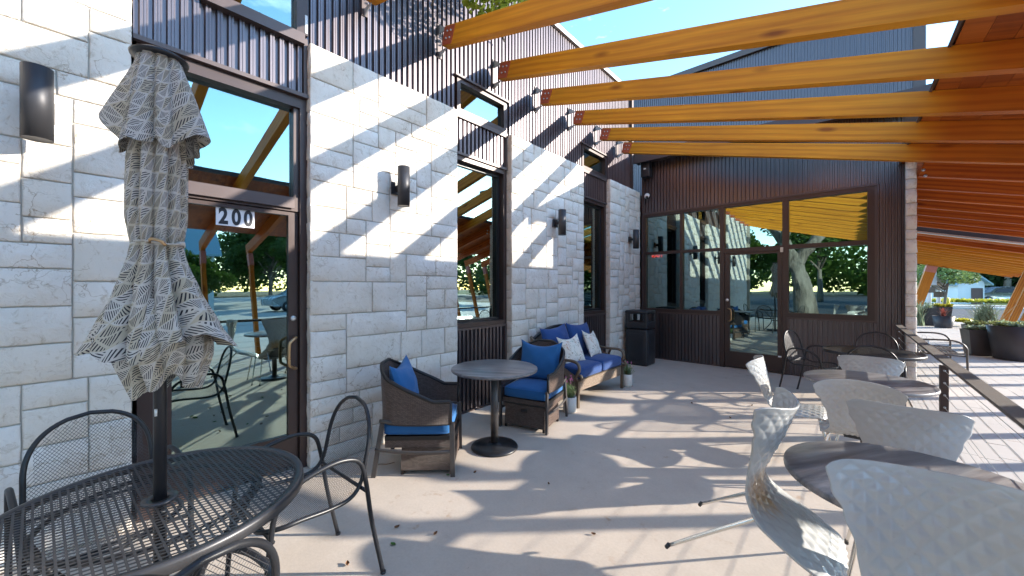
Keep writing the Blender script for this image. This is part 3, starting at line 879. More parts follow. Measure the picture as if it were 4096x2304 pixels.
# interior room behind the glass
rm = tag(bpy.data.objects.new("interior_room", None), kind='structure'); COL.objects.link(rm)
def st(name, mb, mat, parent=None): return mb.build(name, M[mat], parent, kind='structure')
st("interior_floor", MB().box(-9.5, .55, 8.12, 15.0, -.1, 0.01), 'intfloor')
st("interior_floor", MB().box(-9.5, -3.62, -3.4, 8.12, -.1, 0.01), 'intfloor')
st("interior_wall", MB().box(-9.6, -9.5, -3.5, 15, 0, 3.4), 'plaster')
st("interior_wall", MB().box(-9.5, .62, 15, 15.1, 0, 3.4), 'plaster')
st("interior_wall", MB().box(.52, .62, 8.41, 15, 0, 3.4), 'plaster')
st("interior_ceiling", MB().box(-9.5, .60, 8.12, 15.0, 3.4, 3.5), 'darktrim')
st("interior_ceiling", MB().box(-9.5, -3.92, -3.4, 8.12, 3.4, 3.5), 'darktrim')
st("interior_wall", MB().box(-9.5, -3.2, -3.5, -3.4, 0, 5.5), 'plaster')
ex = empty("exit_sign", (-3.95, 10.6, 2.38), radians(8), "red exit sign glowing inside behind the back window", "sign")
MB().box(-.16, .16, -.02, .02, -.09, .09).build("sign_box", M['signw'], ex)
text("EXIT", .15, M['exit'], ex, (0, -.024, -.005), (pi / 2, 0, 0), "letters", .004)
bpy.data.objects.remove(rm)

# upper volume far behind
uv = empty("upper_building", (0, 0, 0), 0, "taller dark metal clad building rising behind the back wall", "building")
corr("metal_sheet", -8.0, 1.06, 4.2, 7.70, 11.8, 'X', uv)
MB().box(1.06, 1.25, 11.78, 14.5, 3.45, 7.72).build("corner_trim", M['darktrim'], uv)
MB().box(-8.05, 1.30, 11.72, 14.5, 7.70, 7.86).build("roof_edge", M['darktrim'], uv)
MB().box(-8.0, 1.05, 11.86, 14.5, 3.6, 7.69).build("wall_core", M['darktrim'], uv)

# ------------------------------------------------------------------ timber canopy
TH = math.atan(.258)
def zb(x): return 3.254 - .258 * x
cano = empty("timber_canopy", (0, 0, 0), 0, "stained timber canopy of sloping beams, roof boards and leaning posts over the patio", "canopy")
BD = .20; BW = .09
def beam(y, x0, x1, depth=BD, width=BW, end=True, mat='beam'):
    L_ = (x1 - x0) / cos(TH)
    m = MB()
    n = 6
    m.box(0, L_, -width / 2, width / 2, 0, depth)
    o = m.build("beam", M[mat], cano)
    o.rotation_euler = (0, TH, 0); o.location = (x0, y, zb(x0))
    if end:
        for sgn in (-1, 1):
            pl = MB().prism([(-.004, .004), (.150, .004), (.172, depth - .012), (-.004, depth - .012)], 1, sgn * width / 2, sgn * (width / 2 + .007))
            p = pl.build("end_plate", M['plate'], o)
        bt = MB()
        for (bx, bz) in ((.055, .065), (.115, .065), (.062, .135), (.122, .135)):
            for sgn in (-1, 1):
                b = MB().lathe([(.011, 0), (.011, .007), (.007, .012), (0, .012)], 10)
                b.xf(Matrix.Translation((bx, sgn * (width / 2 + .007), bz)) @ Matrix.Rotation(sgn * -pi / 2, 4, 'X'))
                bt.add(b.v, b.f)
        bt.build("bolts", M['steel'], o, True)
        zc = zb(x0) + .10
        MB().prism([(-3.374, zc + .20), (-3.374, zc + .10), (x0 + .02, zc + .10)], 1, y - .005, y + .005).build("gusset_plate", M['cap'], cano); MB().prism([(-3.374, zc - .17), (x0 + .02, zc - .10), (-3.374, zc - .10)], 1, y - .005, y + .005).build("gusset_plate", M['cap'], cano)
        MB().box(-3.382, -3.374, y - .03, y + .03, zc - .17, zc + .20).build("wall_plate", M['darktrim'], cano)
    return o
SP = .869
YS = [2.622 + SP * k for k in range(-6, 13)]
for y in YS:
    if y < 7.6: beam(y, -3.27, 3.75)
    else: beam(y, .76 if y < 12.5 else -1.0, 3.75, end=False, mat='beamin')
# fixings of the beam that starts at the stone end pier
for k in (0, 1):
    pb = MB().lathe([(.02, 0), (.02, .008), (0, .012)], 12); pb.xf(Matrix.Translation((.80 + .02 * k, 7.834 - .048, 3.135 - .085 * k)) @ Matrix.Rotation(pi / 2, 4, 'X'))
    pb.build("bolt", M['steel'], cano, True)
beam(13.92, -.5, 4.6, .14, .05, False, 'bronze')
MB().xf(Matrix.Identity(4))
sb = MB().box(0, 5.2, -.07, .07, -.035, -.012).build("steel_flange", M['cap'], cano); sb.rotation_euler = (0, TH, 0); sb.location = (-.5, 14.0, zb(-.5))
beam(14.8, .5, 4.4, BD, BW, False, 'beamin'); 
beam(16.15, .5, 5.3, .30, .13, False, 'beamin')
for k in range(11): beam(17.35 + .88 * k, 1.0, 5.25 + .0, BD, BW, False)
# roof boards laid on the beams
def board(x, y0, y1, w=.138):
    o = MB().box(-w / 2, w / 2, 0, y1 - y0, 0, .022).build("roof_board", M['deck'], cano)
    o.rotation_euler = (0, TH, 0); o.location = (x, y0, zb(x) + (BD + .002) / cos(TH))
    return o
x = .60 + .07
while x < 3.0:
    ys = [-2.9, R.uniform(1.5, 4.0), R.uniform(5.5, 8), R.uniform(9, 12), 13.35]
    for a, b in zip(ys[:-1], ys[1:]): board(x, a + .002, b - .002)
    x += .140 * cos(TH)
x = 1.2
while x < 5.25:
    board(x, 14.75, 20.5 + R.uniform(-1, 1)); board(x, 21.6, 26.4)
    x += .140 * cos(TH)
m = MB().box(0, 2.46, -2.95, 13.4, .026, .05).build("roof_sheet", M['darktrim'], cano); m.rotation_euler = (0, TH, 0); m.location = (.585, 0, zb(.585) + BD / cos(TH))
m = MB().box(-.015, .004, -2.95, 13.4, -.012, .06).build("edge_flashing", M['darktrim'], cano); m.rotation_euler = (0, TH, 0); m.location = (.585, 0, zb(.585) + BD / cos(TH))
m = MB().box(0, 4.2, 14.7, 26.5, .03, .05).build("roof_sheet", M['darktrim'], cano); m.rotation_euler = (0, TH, 0); m.location = (1.13, 0, zb(1.13) + BD / cos(TH))
# leaning posts
def post(y, x0=2.98, lean=.30, zt=None, w=.125, th=.078, top=True):
    x1 = x0
    for _ in range(8): x1 = x0 + lean * zb(x1)
    a = Vector((x0, y, 0)); b = Vector((x1, y, zb(x1) + .02)); L_ = (b - a).length
    o = MB().box(0, L_, -th / 2, th / 2, -w / 2, w / 2).build("post", M['leg'], cano)
    o.location = a; o.rotation_euler = (0, -atan2(b.z - a.z, b.x - a.x), 0)
    if top: MB().box(L_ - .34, L_ - .06, -th / 2 - .006, th / 2 + .006, -w / 2 - .006, w / 2 + .006).build("post_shoe", M['pink'], o)
for y in YS:
    if y > -1.2: post(y)
for y in (13.92, 14.8, 15.6, 16.25): post(y, 2.95)
post(26.0, 2.30, .26, w=.34, th=.5)

# ------------------------------------------------------------------ wall lamps, speaker, camera
def wall_lamp(y, label, cut=False):
    t = empty("wall_lamp", (XF + .005, y, 2.27), 0, label, "wall lamp", "black cylinder lamps on the limestone piers")
    MB().lathe([(.050, .004), (.057, 0), (.057, .375), (.053, .375), (.053, .30), (0, .30)], 28, (.135, 0, 0)).build("shade", M['lamp'], t, True)
    MB().lathe([(.0, .02), (.050, .02)], 24, (.135, 0, 0)).build("lens", M['dark_fill'], t)
    MB().box(.0, .022, -.055, .055, .13, .245).build("back_plate", M['blackplastic'], t)
    MB().box(.022, .085, -.018, .018, .165, .21).build("arm", M['blackplastic'], t)
    return t
wall_lamp(-.151, "black cylinder wall lamp at the far left edge of the wall")
wall_lamp(2.035, "black cylinder wall lamp on the widest limestone pier right of the numbered door")
wall_lamp(4.72, "black cylinder wall lamp on the limestone pier above the loveseat")
wall_lamp(7.35, "black cylinder wall lamp highest above the trash can in the corner")

spk = empty("speaker", (-3.165, 7.86, 3.965), radians(0), "black box speaker high in the back corner under the roof edge", "speaker")
MB().rbox((0, 0, 0), (.19, .16, .33), .02, 3).build("cabinet", M['blackplastic'], spk, True)
MB().box(-.025, .025, -.083, -.080, -.012, .016).build("badge", M['white'], spk)
MB().box(-.02, .02, .08, .13, -.05, .05).build("bracket", M['black'], spk)
sc_ = empty("security_camera", (-3.17, 7.90, 3.42), 0, "small white dome security camera on the back metal wall", "camera")
b = MB().lathe([(0.0, -.052), (.03, -.045), (.048, -.02), (.052, .01), (.045, .04), (.028, .055), (0, .058)], 20); b.xf(Matrix.Rotation(.5, 4, 'Y') @ Matrix.Rotation(-.3, 4, 'X')); b.build("housing", M['white'], sc_, True)
b = MB().lathe([(0, .0), (.026, -.006), (.030, -.02), (0, -.022)], 16); b.xf(Matrix.Translation((.022, -.032, -.028)) @ Matrix.Rotation(-1.0, 4, 'X')); b.build("lens", M['black'], sc_, True)
MB().tube([(-.01, .02, -.01), (-.045, .06, -.02), (-.05, .08, -.06), (-.03, .08, -.11), (-.055, .08, -.13)], .008, 8).build("cable", M['black'], sc_, True)

# ------------------------------------------------------------------ cable railing
rl = empty("cable_railing", (0, 0, 0), 0, "cable railing with weathered flat top rail along the patio edge", "railing")
MB().box(.515, .585, -1.0, 7.79, .945, .962).build("top_rail", M['railtop'], rl)
MB().box(.535, .565, -1.0, 7.79, .925, .944).build("rail_bar", M['bronze'], rl)
for y in (7.66, 4.32, 1.0):
    p = MB().box(.528, .572, y - .025, y + .025, 0, .905).build("post", M['bronze'], rl)
    for k in range(9): 
        b = MB().lathe([(.0, -.034), (.008, -.034), (.008, .034), (0, .034)], 8); b.xf(Matrix.Translation((.55, y, .87 - .092 * k)) @ Matrix.Rotation(pi / 2, 4, 'X')); b.build("ferrule", M['steel'], p, True)
    MB().box(.50, .60, y - .05, y + .05, 0, .008).build("foot_plate", M['bronze'], p)
for k in range(9):
    MB().tube([(.55, -1.0, .87 - .092 * k), (.55, 7.66, .87 - .092 * k)], .0017, 6).build("cable", M['steel'], rl, True)

# ------------------------------------------------------------------ lattice sheets
def lattice_flat(R_, pitch, w, t, z, hole=0.0):
    """expanded metal disc of crossing flat strips"""
    m = MB(); q = .62
    for sg in (-1, 1):
        d = Vector((1, sg * .8, 0)).normalized(); nrm = Vector((-d.y, d.x, 0))
        k = int(R_ / pitch) + 1
        for i in range(-k, k + 1):
            c = i * pitch
            if abs(c) >= R_ - .004: continue
            h = sqrt(R_ * R_ - c * c)
            segs = [(-h, h)]
            if abs(c) < hole:
                hh = sqrt(hole * hole - c * c); segs = [(-h, -hh), (hh, h)]
            for a, b in segs:
                p0 = nrm * c + d * a; p1 = nrm * c + d * b
                o = nrm * (w / 2); zz = z + (.0004 if sg > 0 else 0)
                vs = [p0 - o, p0 + o, p1 + o, p1 - o]
                vs = [(p.x, p.y, zz - t) for p in vs] + [(p.x, p.y, zz) for p in vs]
                m.add(vs, [(4, 7, 6, 5), (0, 1, 2, 3), (0, 4, 5, 1), (2, 6, 7, 3)])
    return m

def mesh_table(loc, rz, r, label, pitch, w, umb_hole=True):
    t = empty("mesh_table", (*loc, 0), rz, label, "table", "round black metal mesh tables")
    lattice_flat(r - .012, pitch, w, .0014, .735, .03 if umb_hole else 0).build("mesh_top", M['blackmesh'], t, kind='stuff')
    MB().lathe([(r - .035, .728), (r - .035, .733), (r - .012, .739), (r - .002, .737), (r, .728), (r, .703), (r - .004, .701), (r - .006, .728), (r - .035, .728)], 96).build("rim", M['blackmesh'], t, True)
    if umb_hole: MB().lathe([(.026, .722), (.026, .738), (.052, .738), (.052, .73), (.026, .722)], 36).build("hole_ring", M['blackmesh'], t, True)
    MB().tube([(.30 * cos(a), .30 * sin(a), .715) for a in [2 * pi * i / 48 for i in range(48)]], .009, 8, True).build("under_ring", M['black'], t, True)
    for k in range(4):
        a = pi / 4 + k * pi / 2
        P = cr([(.30, .715), (.25, .60), (.13, .42), (.12, .28), (.22, .12), (.33, .01)], 5) if False else cr([(.30, .71, 0), (.24, .58, 0), (.12, .42, 0), (.12, .27, 0), (.22, .12, 0), (.32, .012, 0)], 5)
        MB().tube([(p.x * cos(a), p.x * sin(a), p.y) for p in P], .0125, 10).build("leg", M['black'], t, True)
    MB().tube([(.118 * cos(a), .118 * sin(a), .35) for a in [2 * pi * i / 32 for i in range(32)]], .007, 8, True).build("leg_ring", M['black'], t, True)
    return t
TL = (-1.862, .189)
mesh_table(TL, radians(41.4), .455, "round black mesh table in the left foreground holding the closed umbrella", .0205, .0064)

# ------------------------------------------------------------------ closed umbrella
um = empty("umbrella", (TL[0], TL[1], 0), radians(41.4), "closed patio umbrella in black and cream geometric fabric", "umbrella")
MB().lathe([(.019, .03), (.019, 2.30), (0, 2.30)], 20).build("pole", M['black'], um, True)
MB().lathe([(.24, .0), (.24, .035), (.05, .06), (.03, .07), (.03, .33), (.0, .33)], 40).build("base", M['black'], um, True)
MB().tube([(.019, -.012, .70), (.034, -.014, .70)], .006, 8).build("pin", M['steel'], um, True)
MB().tube([(0.004, -.0205, 1.04), (.004, -.0205, 1.065)], .004, 8).build("button", M['white'], um, True)
def interp(tbl, z):
    for (z0, r0), (z1, r1) in zip(tbl[:-1], tbl[1:]):
        if z0 >= z >= z1:
            t = (z0 - z) / (z0 - z1); t = t * t * (3 - 2 * t) * .5 + t * .5
            return r0 + (r1 - r0) * t
    return tbl[-1][1]
PH = [R.uniform(0, 6.28) for _ in range(12)]
def pleat(th, z, amp, n=11):
    s = 0
    a = th + .05 * sin(3 * z * 2 + th)
    w = abs(sin(n / 2 * a + PH[0] + .25 * z)); s = (w ** .55) * 2 - 1.2
    s += .30 * sin(5 * th + PH[1] + .8 * z) + .22 * sin(19 * th + PH[2] + .6 * z)
    return 1 + amp * s
body_t = [(2.27, .050), (2.05, .068), (1.95, .074), (1.75, .074), (1.69, .067), (1.655, .062), (1.62, .066), (1.50, .090), (1.38, .112), (1.30, .125)]
def body_fn(u, v):
    th = 2 * pi * u; z = 2.27 - v * (2.27 - 1.30)
    r = interp(body_t, z)
    low = max(0, (1.66 - z) / .36)
    amp = .19 + .05 * low
    r *= pleat(th, z, amp)
    tip = max(0, cos(th)) ** 8 * 1.25 + max(0, cos(th - pi)) ** 8 * .85 + .35 * max(0, cos(th + 1.9)) ** 8 + .3 * max(0, cos(th - 1.7)) ** 8
    r *= 1 + .78 * tip * low ** 1.2
    dz = -.035 * low * sin(4 * th + 1) + .0 - .03 * low * abs(sin(5.5 * th + PH[0])) + .035 * low * tip
    dx = -.012 * sin((2.27 - z) * 3.4)
    return (r * cos(th) + dx, r * sin(th), z + dz)
uvb = lambda u, v: (u * 1.55, v * .97)
MB().grid(body_fn, 220, 70, uvb, True).build("canopy_fabric", M['umb'], um, True)
def hem_fn(u, v):
    th = 2 * pi * u; z = 1.46 - v * .305
    r = lerp(.075, .122, min(1, v * 2)) * (1 - .30 * max(0, v - .62) / .38)
    r *= pleat(th + .4, z + 2, .15, 9)
    dz = -.03 * v * sin(3 * th + .6) + .015 * v * sin(7 * th)
    return (r * cos(th) * 1.0 + .012 + .016 * v, r * sin(th), z + dz)
MB().grid(hem_fn, 180, 36, lambda u, v: (u * 1.2 + .3, v * .36), True).build("canopy_fabric", M['umb'], um, True)
def vent_fn(u, v):
    th = 2 * pi * u
    tip = .80 * max(0, cos(th)) ** 14 + 1.1 * max(0, cos(th - pi)) ** 14 + .30 * max(0, cos(th + 1.75)) ** 10
    r = lerp(.056, .084, v ** .7) * pleat(th, 1 + v * .1, .10 + .08 * v, 9) + .105 * tip * (v ** 1.05)
    zt = 2.325 - v * (.335 - .17 * max(0, cos(th - pi)) ** 7 - .075 * max(0, cos(th)) ** 7) - .035 * v * abs(sin(4 * th + .7)) * (1 - min(1, tip))
    z = zt - .03 * v * v * sin(2 * th + 1)
    return (r * cos(th), r * sin(th), z)
MB().grid(vent_fn, 200, 34, lambda u, v: (u * 1.4 + .17, v * .42 + .05), True).build("vent_flap", M['umb'], um, True)
MB().lathe([(0, 2.335), (.035, 2.345), (.062, 2.338), (.082, 2.325), (.080, 2.318), (.05, 2.315), (0, 2.32)], 40).build("top_cap", M['black'], um, True)
bl = []
for i in range(60):
    th = 2 * pi * i / 60; rr_ = .060 * pleat(th, 1.655, .10) + .004
    bl.append((rr_ * cos(th), rr_ * sin(th), 1.655 + .004 * sin(3 * th)))
MB().tube(bl, .0085, 6, True, flat=.35).build("tie_strap", M['umb'], um, True)
MB().tube(cr([(.02, -.062, 1.655), (.035, -.070, 1.665), (.055, -.06, 1.66), (.062, -.045, 1.645)], 4), .006, 6).build("strap_knot", M['handle'], um, True)

# ------------------------------------------------------------------ mesh chairs
def shell_profile():
    P = cr([(.235, .405), (.215, .438), (.12, .447), (-.04, .432), (-.14, .44), (-.195, .50), (-.225, .62), (-.255, .76), (-.285, .88)], 8) if False else \
        cr([(.235, 0, .405), (.215, 0, .438), (.12, 0, .447), (-.04, 0, .432), (-.14, 0, .442), (-.195, 0, .50), (-.225, 0, .62), (-.255, 0, .76), (-.285, 0, .88)], 8)
    pts = [(p.x, p.z) for p in P]; s = [0]
    for a, b in zip(pts[:-1], pts[1:]): s.append(s[-1] + math.hypot(b[0] - a[0], b[1] - a[1]))
    return pts, s
SPR, SSS = shell_profile(); SLEN = SSS[-1]
def on_prof(s):
    s = max(0, min(SLEN, s))
    for i in range(len(SSS) - 1):
        if SSS[i + 1] >= s:
            t = (s - SSS[i]) / max(1e-9, SSS[i + 1] - SSS[i]); a, b = SPR[i], SPR[i + 1]
            return (a[0] + (b[0] - a[0]) * t, a[1] + (b[1] - a[1]) * t)
    return SPR[-1]
def halfw(s):
    e0, e1 = .13, .26
    w = .222 + .012 * cos(s * 5)
    if s < e0: w *= sqrt(max(0, 1 - ((e0 - s) / e0) ** 2.4))
    if s > SLEN - e1: w *= sqrt(max(0, 1 - ((s - (SLEN - e1)) / e1) ** 2.2))
    return w
def shell_pt(x, s, lift=0):
    f, z = on_prof(s); return (x, -f if False else f, z + .25 * x * x)
def mk_mesh_chair(label, pitch=.0112, wire=.0024):
    t = empty("mesh_chair", (0, 0, 0), 0, label, "chair", "black mesh armchairs")
    m = MB()
    for sg in (-1, 1):
        c = -1.3
        while c < 1.6:
            prev = None
            x = -.24
            while x <= .24:
                s = c + sg * x * 1.25
                ok = 0 < s < SLEN and abs(x) < halfw(s)
                if ok:
                    p = Vector(shell_pt(x, s)); q = Vector(shell_pt(x, min(SLEN, s + wire * 1.3)))
                    if sg > 0: p.z += .0006
                    if prev: m.add([prev[0], prev[1], q, p], [(0, 1, 2, 3)])
                    prev = (p, q)
                else: prev = None
                x += .03
            c += pitch * 1.55
    m.build("mesh_panel", M['blackmesh'], t, kind='stuff')
    ring = []
    N = 60
    for i in range(N + 1): s = SLEN * (i / N); ring.append((halfw(s), s))
    loop = [shell_pt(w, s) for w, s in ring] + [shell_pt(-w, s) for w, s in ring[::-1][1:-1]]
    MB().tube(loop, .0105, 8, True).build("shell_hoop", M['black'], t, True)
    for sx in (-1, 1):
        P = cr([(sx * .245, -.30, 0), (sx * .247, -.235, .30), (sx * .25, -.20, .52), (sx * .252, -.165, .63), (sx * .255, -.08, .668), (sx * .256, .03, .662), (sx * .254, .14, .625), (sx * .25, .205, .545), (sx * .245, .225, .43), (sx * .242, .245, .20), (sx * .240, .262, 0)], 6)
        MB().tube(P, .0115, 10).build("arm_and_legs", M['black'], t, True)
        for yy in (.262, -.30): MB().lathe([(.014, 0), (.014, .012), (0, .014)], 10, (sx * (.24 if yy > 0 else .245), yy, 0)).build("foot_cap", M['blackplastic'], t, True)
    MB().tube([(-.246, -.205, .47), (.246, -.205, .47)], .009, 8).build("rear_bar", M['black'], t, True)
    MB().tube([(-.243, .215, .425), (.243, .215, .425)], .009, 8).build("front_bar", M['black'], t, True)
    return t
# the chair's local +Y is where the sitter looks
def place(o, x, y, ang, label=None):
    """ang: world heading the chair faces, degrees from +X counter-clockwise"""
    o.location = (x, y, 0); o.rotation_euler = (0, 0, radians(ang - 90))
    if label: o['label'] = label
    return o
mc = mk_mesh_chair("black mesh armchair behind the big mesh table against the limestone wall")
place(mc, -2.52, .07, 8)
def mcopy(x, y, ang, label): return place(copy_tree(mc), x, y, ang, label)
mcopy(-2.06, .74, -88, "black mesh armchair on the right side of the big mesh table near the numbered door")
mcopy(-1.365, .09, 199, "black mesh armchair at the bottom edge nearest the camera, seen from behind")
T2 = (.219, 6.236)
mesh_table(T2, radians(20), .455, "round black mesh table by the back wall window", .015, .006, False)
mcopy(-.36, 6.62, -22, "black mesh armchair left of the back mesh table beside the back door")
mcopy(.29, 6.93, -92, "black mesh armchair behind the back mesh table against the corrugated wall")
mcopy(.20, 5.76, 88, "black mesh armchair in front of the back mesh table, back to the camera")

# ------------------------------------------------------------------ round pedestal tables with weathered tops
def pedestal(loc, r, rz, label, four=False):
    t = empty("pedestal_table", (*loc, 0), rz, label, "table", "round weathered top pedestal tables")
    MB().lathe([(0, .722), (r - .01, .722), (r - .002, .726), (r, .735), (r - .002, .746), (r - .009, .75), (0, .75)], 80).build("table_top", M['top'], t, True)
    MB().lathe([(.024, .0), (.024, .72)], 20).v
    MB().lathe([(.036, .035), (.036, .70), (.0, .70)], 28).build("column", M['armdark'], t, True)
    if four:
        for k in range(4):
            a = k * pi / 2 + .4
            MB().tube([(.02 * cos(a), .02 * sin(a), .06), (.30 * cos(a), .30 * sin(a), .02)], [.022, .016], 8).build("foot", M['black'], t, True)
    else:
        MB().lathe([(0, 0), (.215, 0), (.220, .008), (.214, .020), (.16, .028), (.07, .036), (.052, .05), (.038, .052), (0, .052)], 64).build("base", M['black'], t, True)
    MB().box(-.14, .14, -.02, .02, .695, .722).build("top_bracket", M['black'], t)
    MB().box(-.02, .02, -.14, .14, .690, .721).build("top_bracket", M['black'], t)
    return t
pedestal((-2.475, 2.56), .402, .5, "round table with weathered brown top on a black disc base between two wicker armchairs")
pedestal((.115, 4.19), .402, .9, "round weathered table in the middle of the right side with three upright white chairs")
pedestal((.20, 2.11), .415, 1.0, "round weathered table in the right foreground with white chairs leaning on it")

# ------------------------------------------------------------------ quilted plastic shell chairs
WP = cr([(.205, 0, .385), (.20, 0, .418), (.165, 0, .440), (.05, 0, .438), (-.08, 0, .428), (-.155, 0, .445), (-.195, 0, .50), (-.215, 0, .60), (-.232, 0, .70), (-.252, 0, .79), (-.262, 0, .85)], 8)
WW = [.165, .190, .212, .226, .215, .182, .152, .166, .196, .226, .238]
def wprof(v):
    q = v * (len(WP) - 1); i = min(int(q), len(WP) - 2); t = q - i
    p = WP[i].lerp(WP[i + 1], t); d = (WP[i + 1] - WP[i]).normalized()
    k = v * (len(WW) - 1); j = min(int(k), len(WW) - 2); s = k - j; s = s * s * (3 - 2 * s)
    return p, d, WW[j] + (WW[j + 1] - WW[j]) * s
WL = sum((WP[i + 1] - WP[i]).length for i in range(len(WP) - 1))
def wshell(side):
    def fn(u, v):
        a = u * 2 - 1; p, d, w = wprof(v)
        # rounded corners at both ends
        b = abs(a) ** 3
        vv = v
        if v > .8: vv = v - (abs(a) ** 8 * .055 + a * a * .006) * (v - .8) / .2
        if v < .08: vv = v + b * .05 * (.08 - v) / .08
        p, d, _ = wprof(vv)
        x = a * w
        nrm = Vector((d.z, 0, -d.x)) * -1      # points to the sitter's side
        back = min(1, max(0, (v - .52) / .2))
        lift = x * x * (1.9 * back + .55 * (1 - back))
        pos = p + nrm * lift * (1 if True else -1)
        s = v * WL; g1 = 1 - abs(2 * (((x + s) / .058) % 1) - 1); g2 = 1 - abs(2 * (((x - s) / .058) % 1) - 1)
        q = min(g1, g2) * .0100 * min(1, (1 - abs(a)) * 7, v * 9, (1 - v) * 9)
        off = (.004 + q) if side > 0 else -(.0045 + q * .55)
        pos = pos + nrm * off
        return (x, pos.x, pos.z)
    return fn
def mk_shell_chair(label, mat='shell', stain=False):
    t = empty("shell_chair", (0, 0, 0), 0, label, "chair", "quilted white plastic shell chairs")
    NU, NV = 96, 190
    m = MB(); f1, f2 = wshell(1), wshell(-1)
    m.grid(f1, NU, NV); n0 = len(m.v); m.grid(f2, NU, NV)
    W_ = NU + 1
    ring = [i for i in range(W_)] + [j * W_ + NU for j in range(1, NV + 1)] + [NV * W_ + i for i in range(NU - 1, -1, -1)] + [j * W_ for j in range(NV - 1, 0, -1)]
    k = len(ring)
    m.f += [(ring[i], ring[(i + 1) % k], n0 + ring[(i + 1) % k], n0 + ring[i]) for i in range(k)]
    m.uv = None
    m.build("shell", M[mat], t, True, weld=True)
    for sx in (-1, 1):
        for fy, nm, gy in ((1, 'front', .13), (-1, 'rear', -.10)):
            foot = (sx * .235, .25 if fy > 0 else -.27, .012)
            P = cr([(sx * .06, gy, .408), (sx * .13, gy * 1.08, .410), (sx * .165, gy * 1.2, .385), (lerp(sx * .165, foot[0], .5), lerp(gy * 1.2, foot[1], .5), .20), foot], 5)
            lg = MB().tube(P, [.0095] * (len(P) - 6) + [.009, .0088, .0085, .008, .0078, .0075], 10).build("leg", M['chrome'], t, True)
            MB().lathe([(.0095, -.012), (.0095, .012), (0, .014)], 10, foot).build("foot_cap", M['blackplastic'], lg, True)
    MB().box(-.075, .075, -.13, .16, .402, .420).build("seat_mount", M['blackplastic'], t)
    return t
wc = mk_shell_chair("upright white quilted chair left of the middle round table, side view")
place(wc, -.33, 4.22, 2)
def wcopy(x, y, ang, label):
    return place(copy_tree(wc), x, y, ang, label)
wcopy(.06, 3.83, 89, "upright white quilted chair in front of the middle round table, smooth back to the camera")
wcopy(.15, 4.62, -92, "white quilted chair behind the middle round table, only its top showing")
def tilt(o, x, y, ang, deg, lift=0.0):
    """lean the chair forward about its front feet, which stand at (x, y)"""
    h = radians(ang - 90)
    Mx = Matrix.Translation((x, y, lift)) @ Matrix.Rotation(h, 4, 'Z') @ Matrix.Rotation(-radians(deg), 4, 'X') @ Matrix.Translation((0, -.25, 0))
    o.matrix_world = Mx; o.rotation_mode = 'XYZ'
    o.location = Mx.to_translation(); o.rotation_euler = Mx.to_euler('XYZ'); o.scale = (1, 1, 1)
    return o
w5 = copy_tree(wc); w5['label'] = "white quilted chair leaning against the far side of the foreground table"
tilt(w5, .215, 2.36, -92, 4)
w6 = copy_tree(wc); w6['label'] = "largest white quilted chair in the bottom right corner, leaning on the foreground table"
tilt(w6, .155, 1.75, 97, 22)
w4 = mk_shell_chair("white quilted chair with orange rust stain leaning on the left of the foreground table", 'shellst')
tilt(w4, -.19, 2.03, -2, 33)

sprg = empty("leaf_sprig", (.0, 2.02, .7515), .4, "yellow-green leaf sprig lying on the foreground round table", "leaf")
m = MB()
for k in range(3): m.tube(cr([(-.04, .008 * k, .002), (0, .018 * (k - 1), .008), (.045, .006 * k, .003)], 4), [.001, .002, .003, .004, .004, .004, .003, .002, .001], 5, flat=1.0)
m.build("blade", M['yellowpl'], sprg, True)

# ------------------------------------------------------------------ pillows
def pillow(w, h, d, sag=.0, seed=1, mat='blue', parent=None, name="pillow", ears=.10):
    rr_ = random.Random(seed); a1, a2 = rr_.uniform(0, 6), rr_.uniform(0, 6)
    m = MB()
    for sg in (-1, 1):
        def fn(u, v, sg=sg):
            a, b = u * 2 - 1, v * 2 - 1
            x = a * w / 2 * (1 - ears * (1 - b * b) * abs(a) ** 2)
            z = b * h / 2 * (1 - ears * (1 - a * a) * abs(b) ** 2)
            if b > 0: z -= sag * h * (1 - a * a) * b * b
            t = max(0, (1 - a * a) * (1 - b * b)) ** .45
            y = sg * d / 2 * t * (1 + .10 * sin(3 * a + a1) * sin(2.5 * b + a2)) + .004 * sin(9 * a + a2) * sin(7 * b + a1) * t
            return (x, y, z)
        m.grid(fn, 26, 26, lambda u, v: (u, v)) if sg < 0 else m.grid(lambda u, v: fn(1 - u, v), 26, 26, lambda u, v: (u + .37, v + .2))
    o = m.build(name, M[mat], parent, True)
    def edge(a, b):
        x = a * w / 2 * (1 - ears * (1 - b * b) * abs(a) ** 2); z = b * h / 2 * (1 - ears * (1 - a * a) * abs(b) ** 2)
        if b > 0: z -= sag * h * (1 - a * a) * b * b
        return (x, 0, z)
    T_ = [-1 + 2 * i / 16 for i in range(16)]
    lp = [edge(t, -1) for t in T_] + [edge(1, t) for t in T_] + [edge(-t, 1) for t in T_] + [edge(-1, -t) for t in T_]
    MB().tube(lp, .0035, 6, True).build("seam", M[mat], o, True) if parent is None else None
    return o

def cushion(c, size, mat, parent, name="seat_cushion", r=.04, puff=.025):
    o = MB().rbox(c, size, r, 8, (.006, .01, puff)).build(name, M[mat], parent, True, weld=True)
    for zz in (c[2] + size[2] * .34, c[2] - size[2] * .34):
        lp = []; hx, hy = size[0] / 2 - .002, size[1] / 2 - .002
        for sx, sy, a0 in ((1, 1, 0), (-1, 1, 90), (-1, -1, 180), (1, -1, 270)):
            for k in range(5):
                a = radians(a0 + k * 22.5); lp.append((c[0] + sx * (hx - r) + r * cos(a), c[1] + sy * (hy - r) + r * sin(a), zz))
        MB().tube(lp, .0045, 6, True).build("piping", M[mat], o, True)
    return o

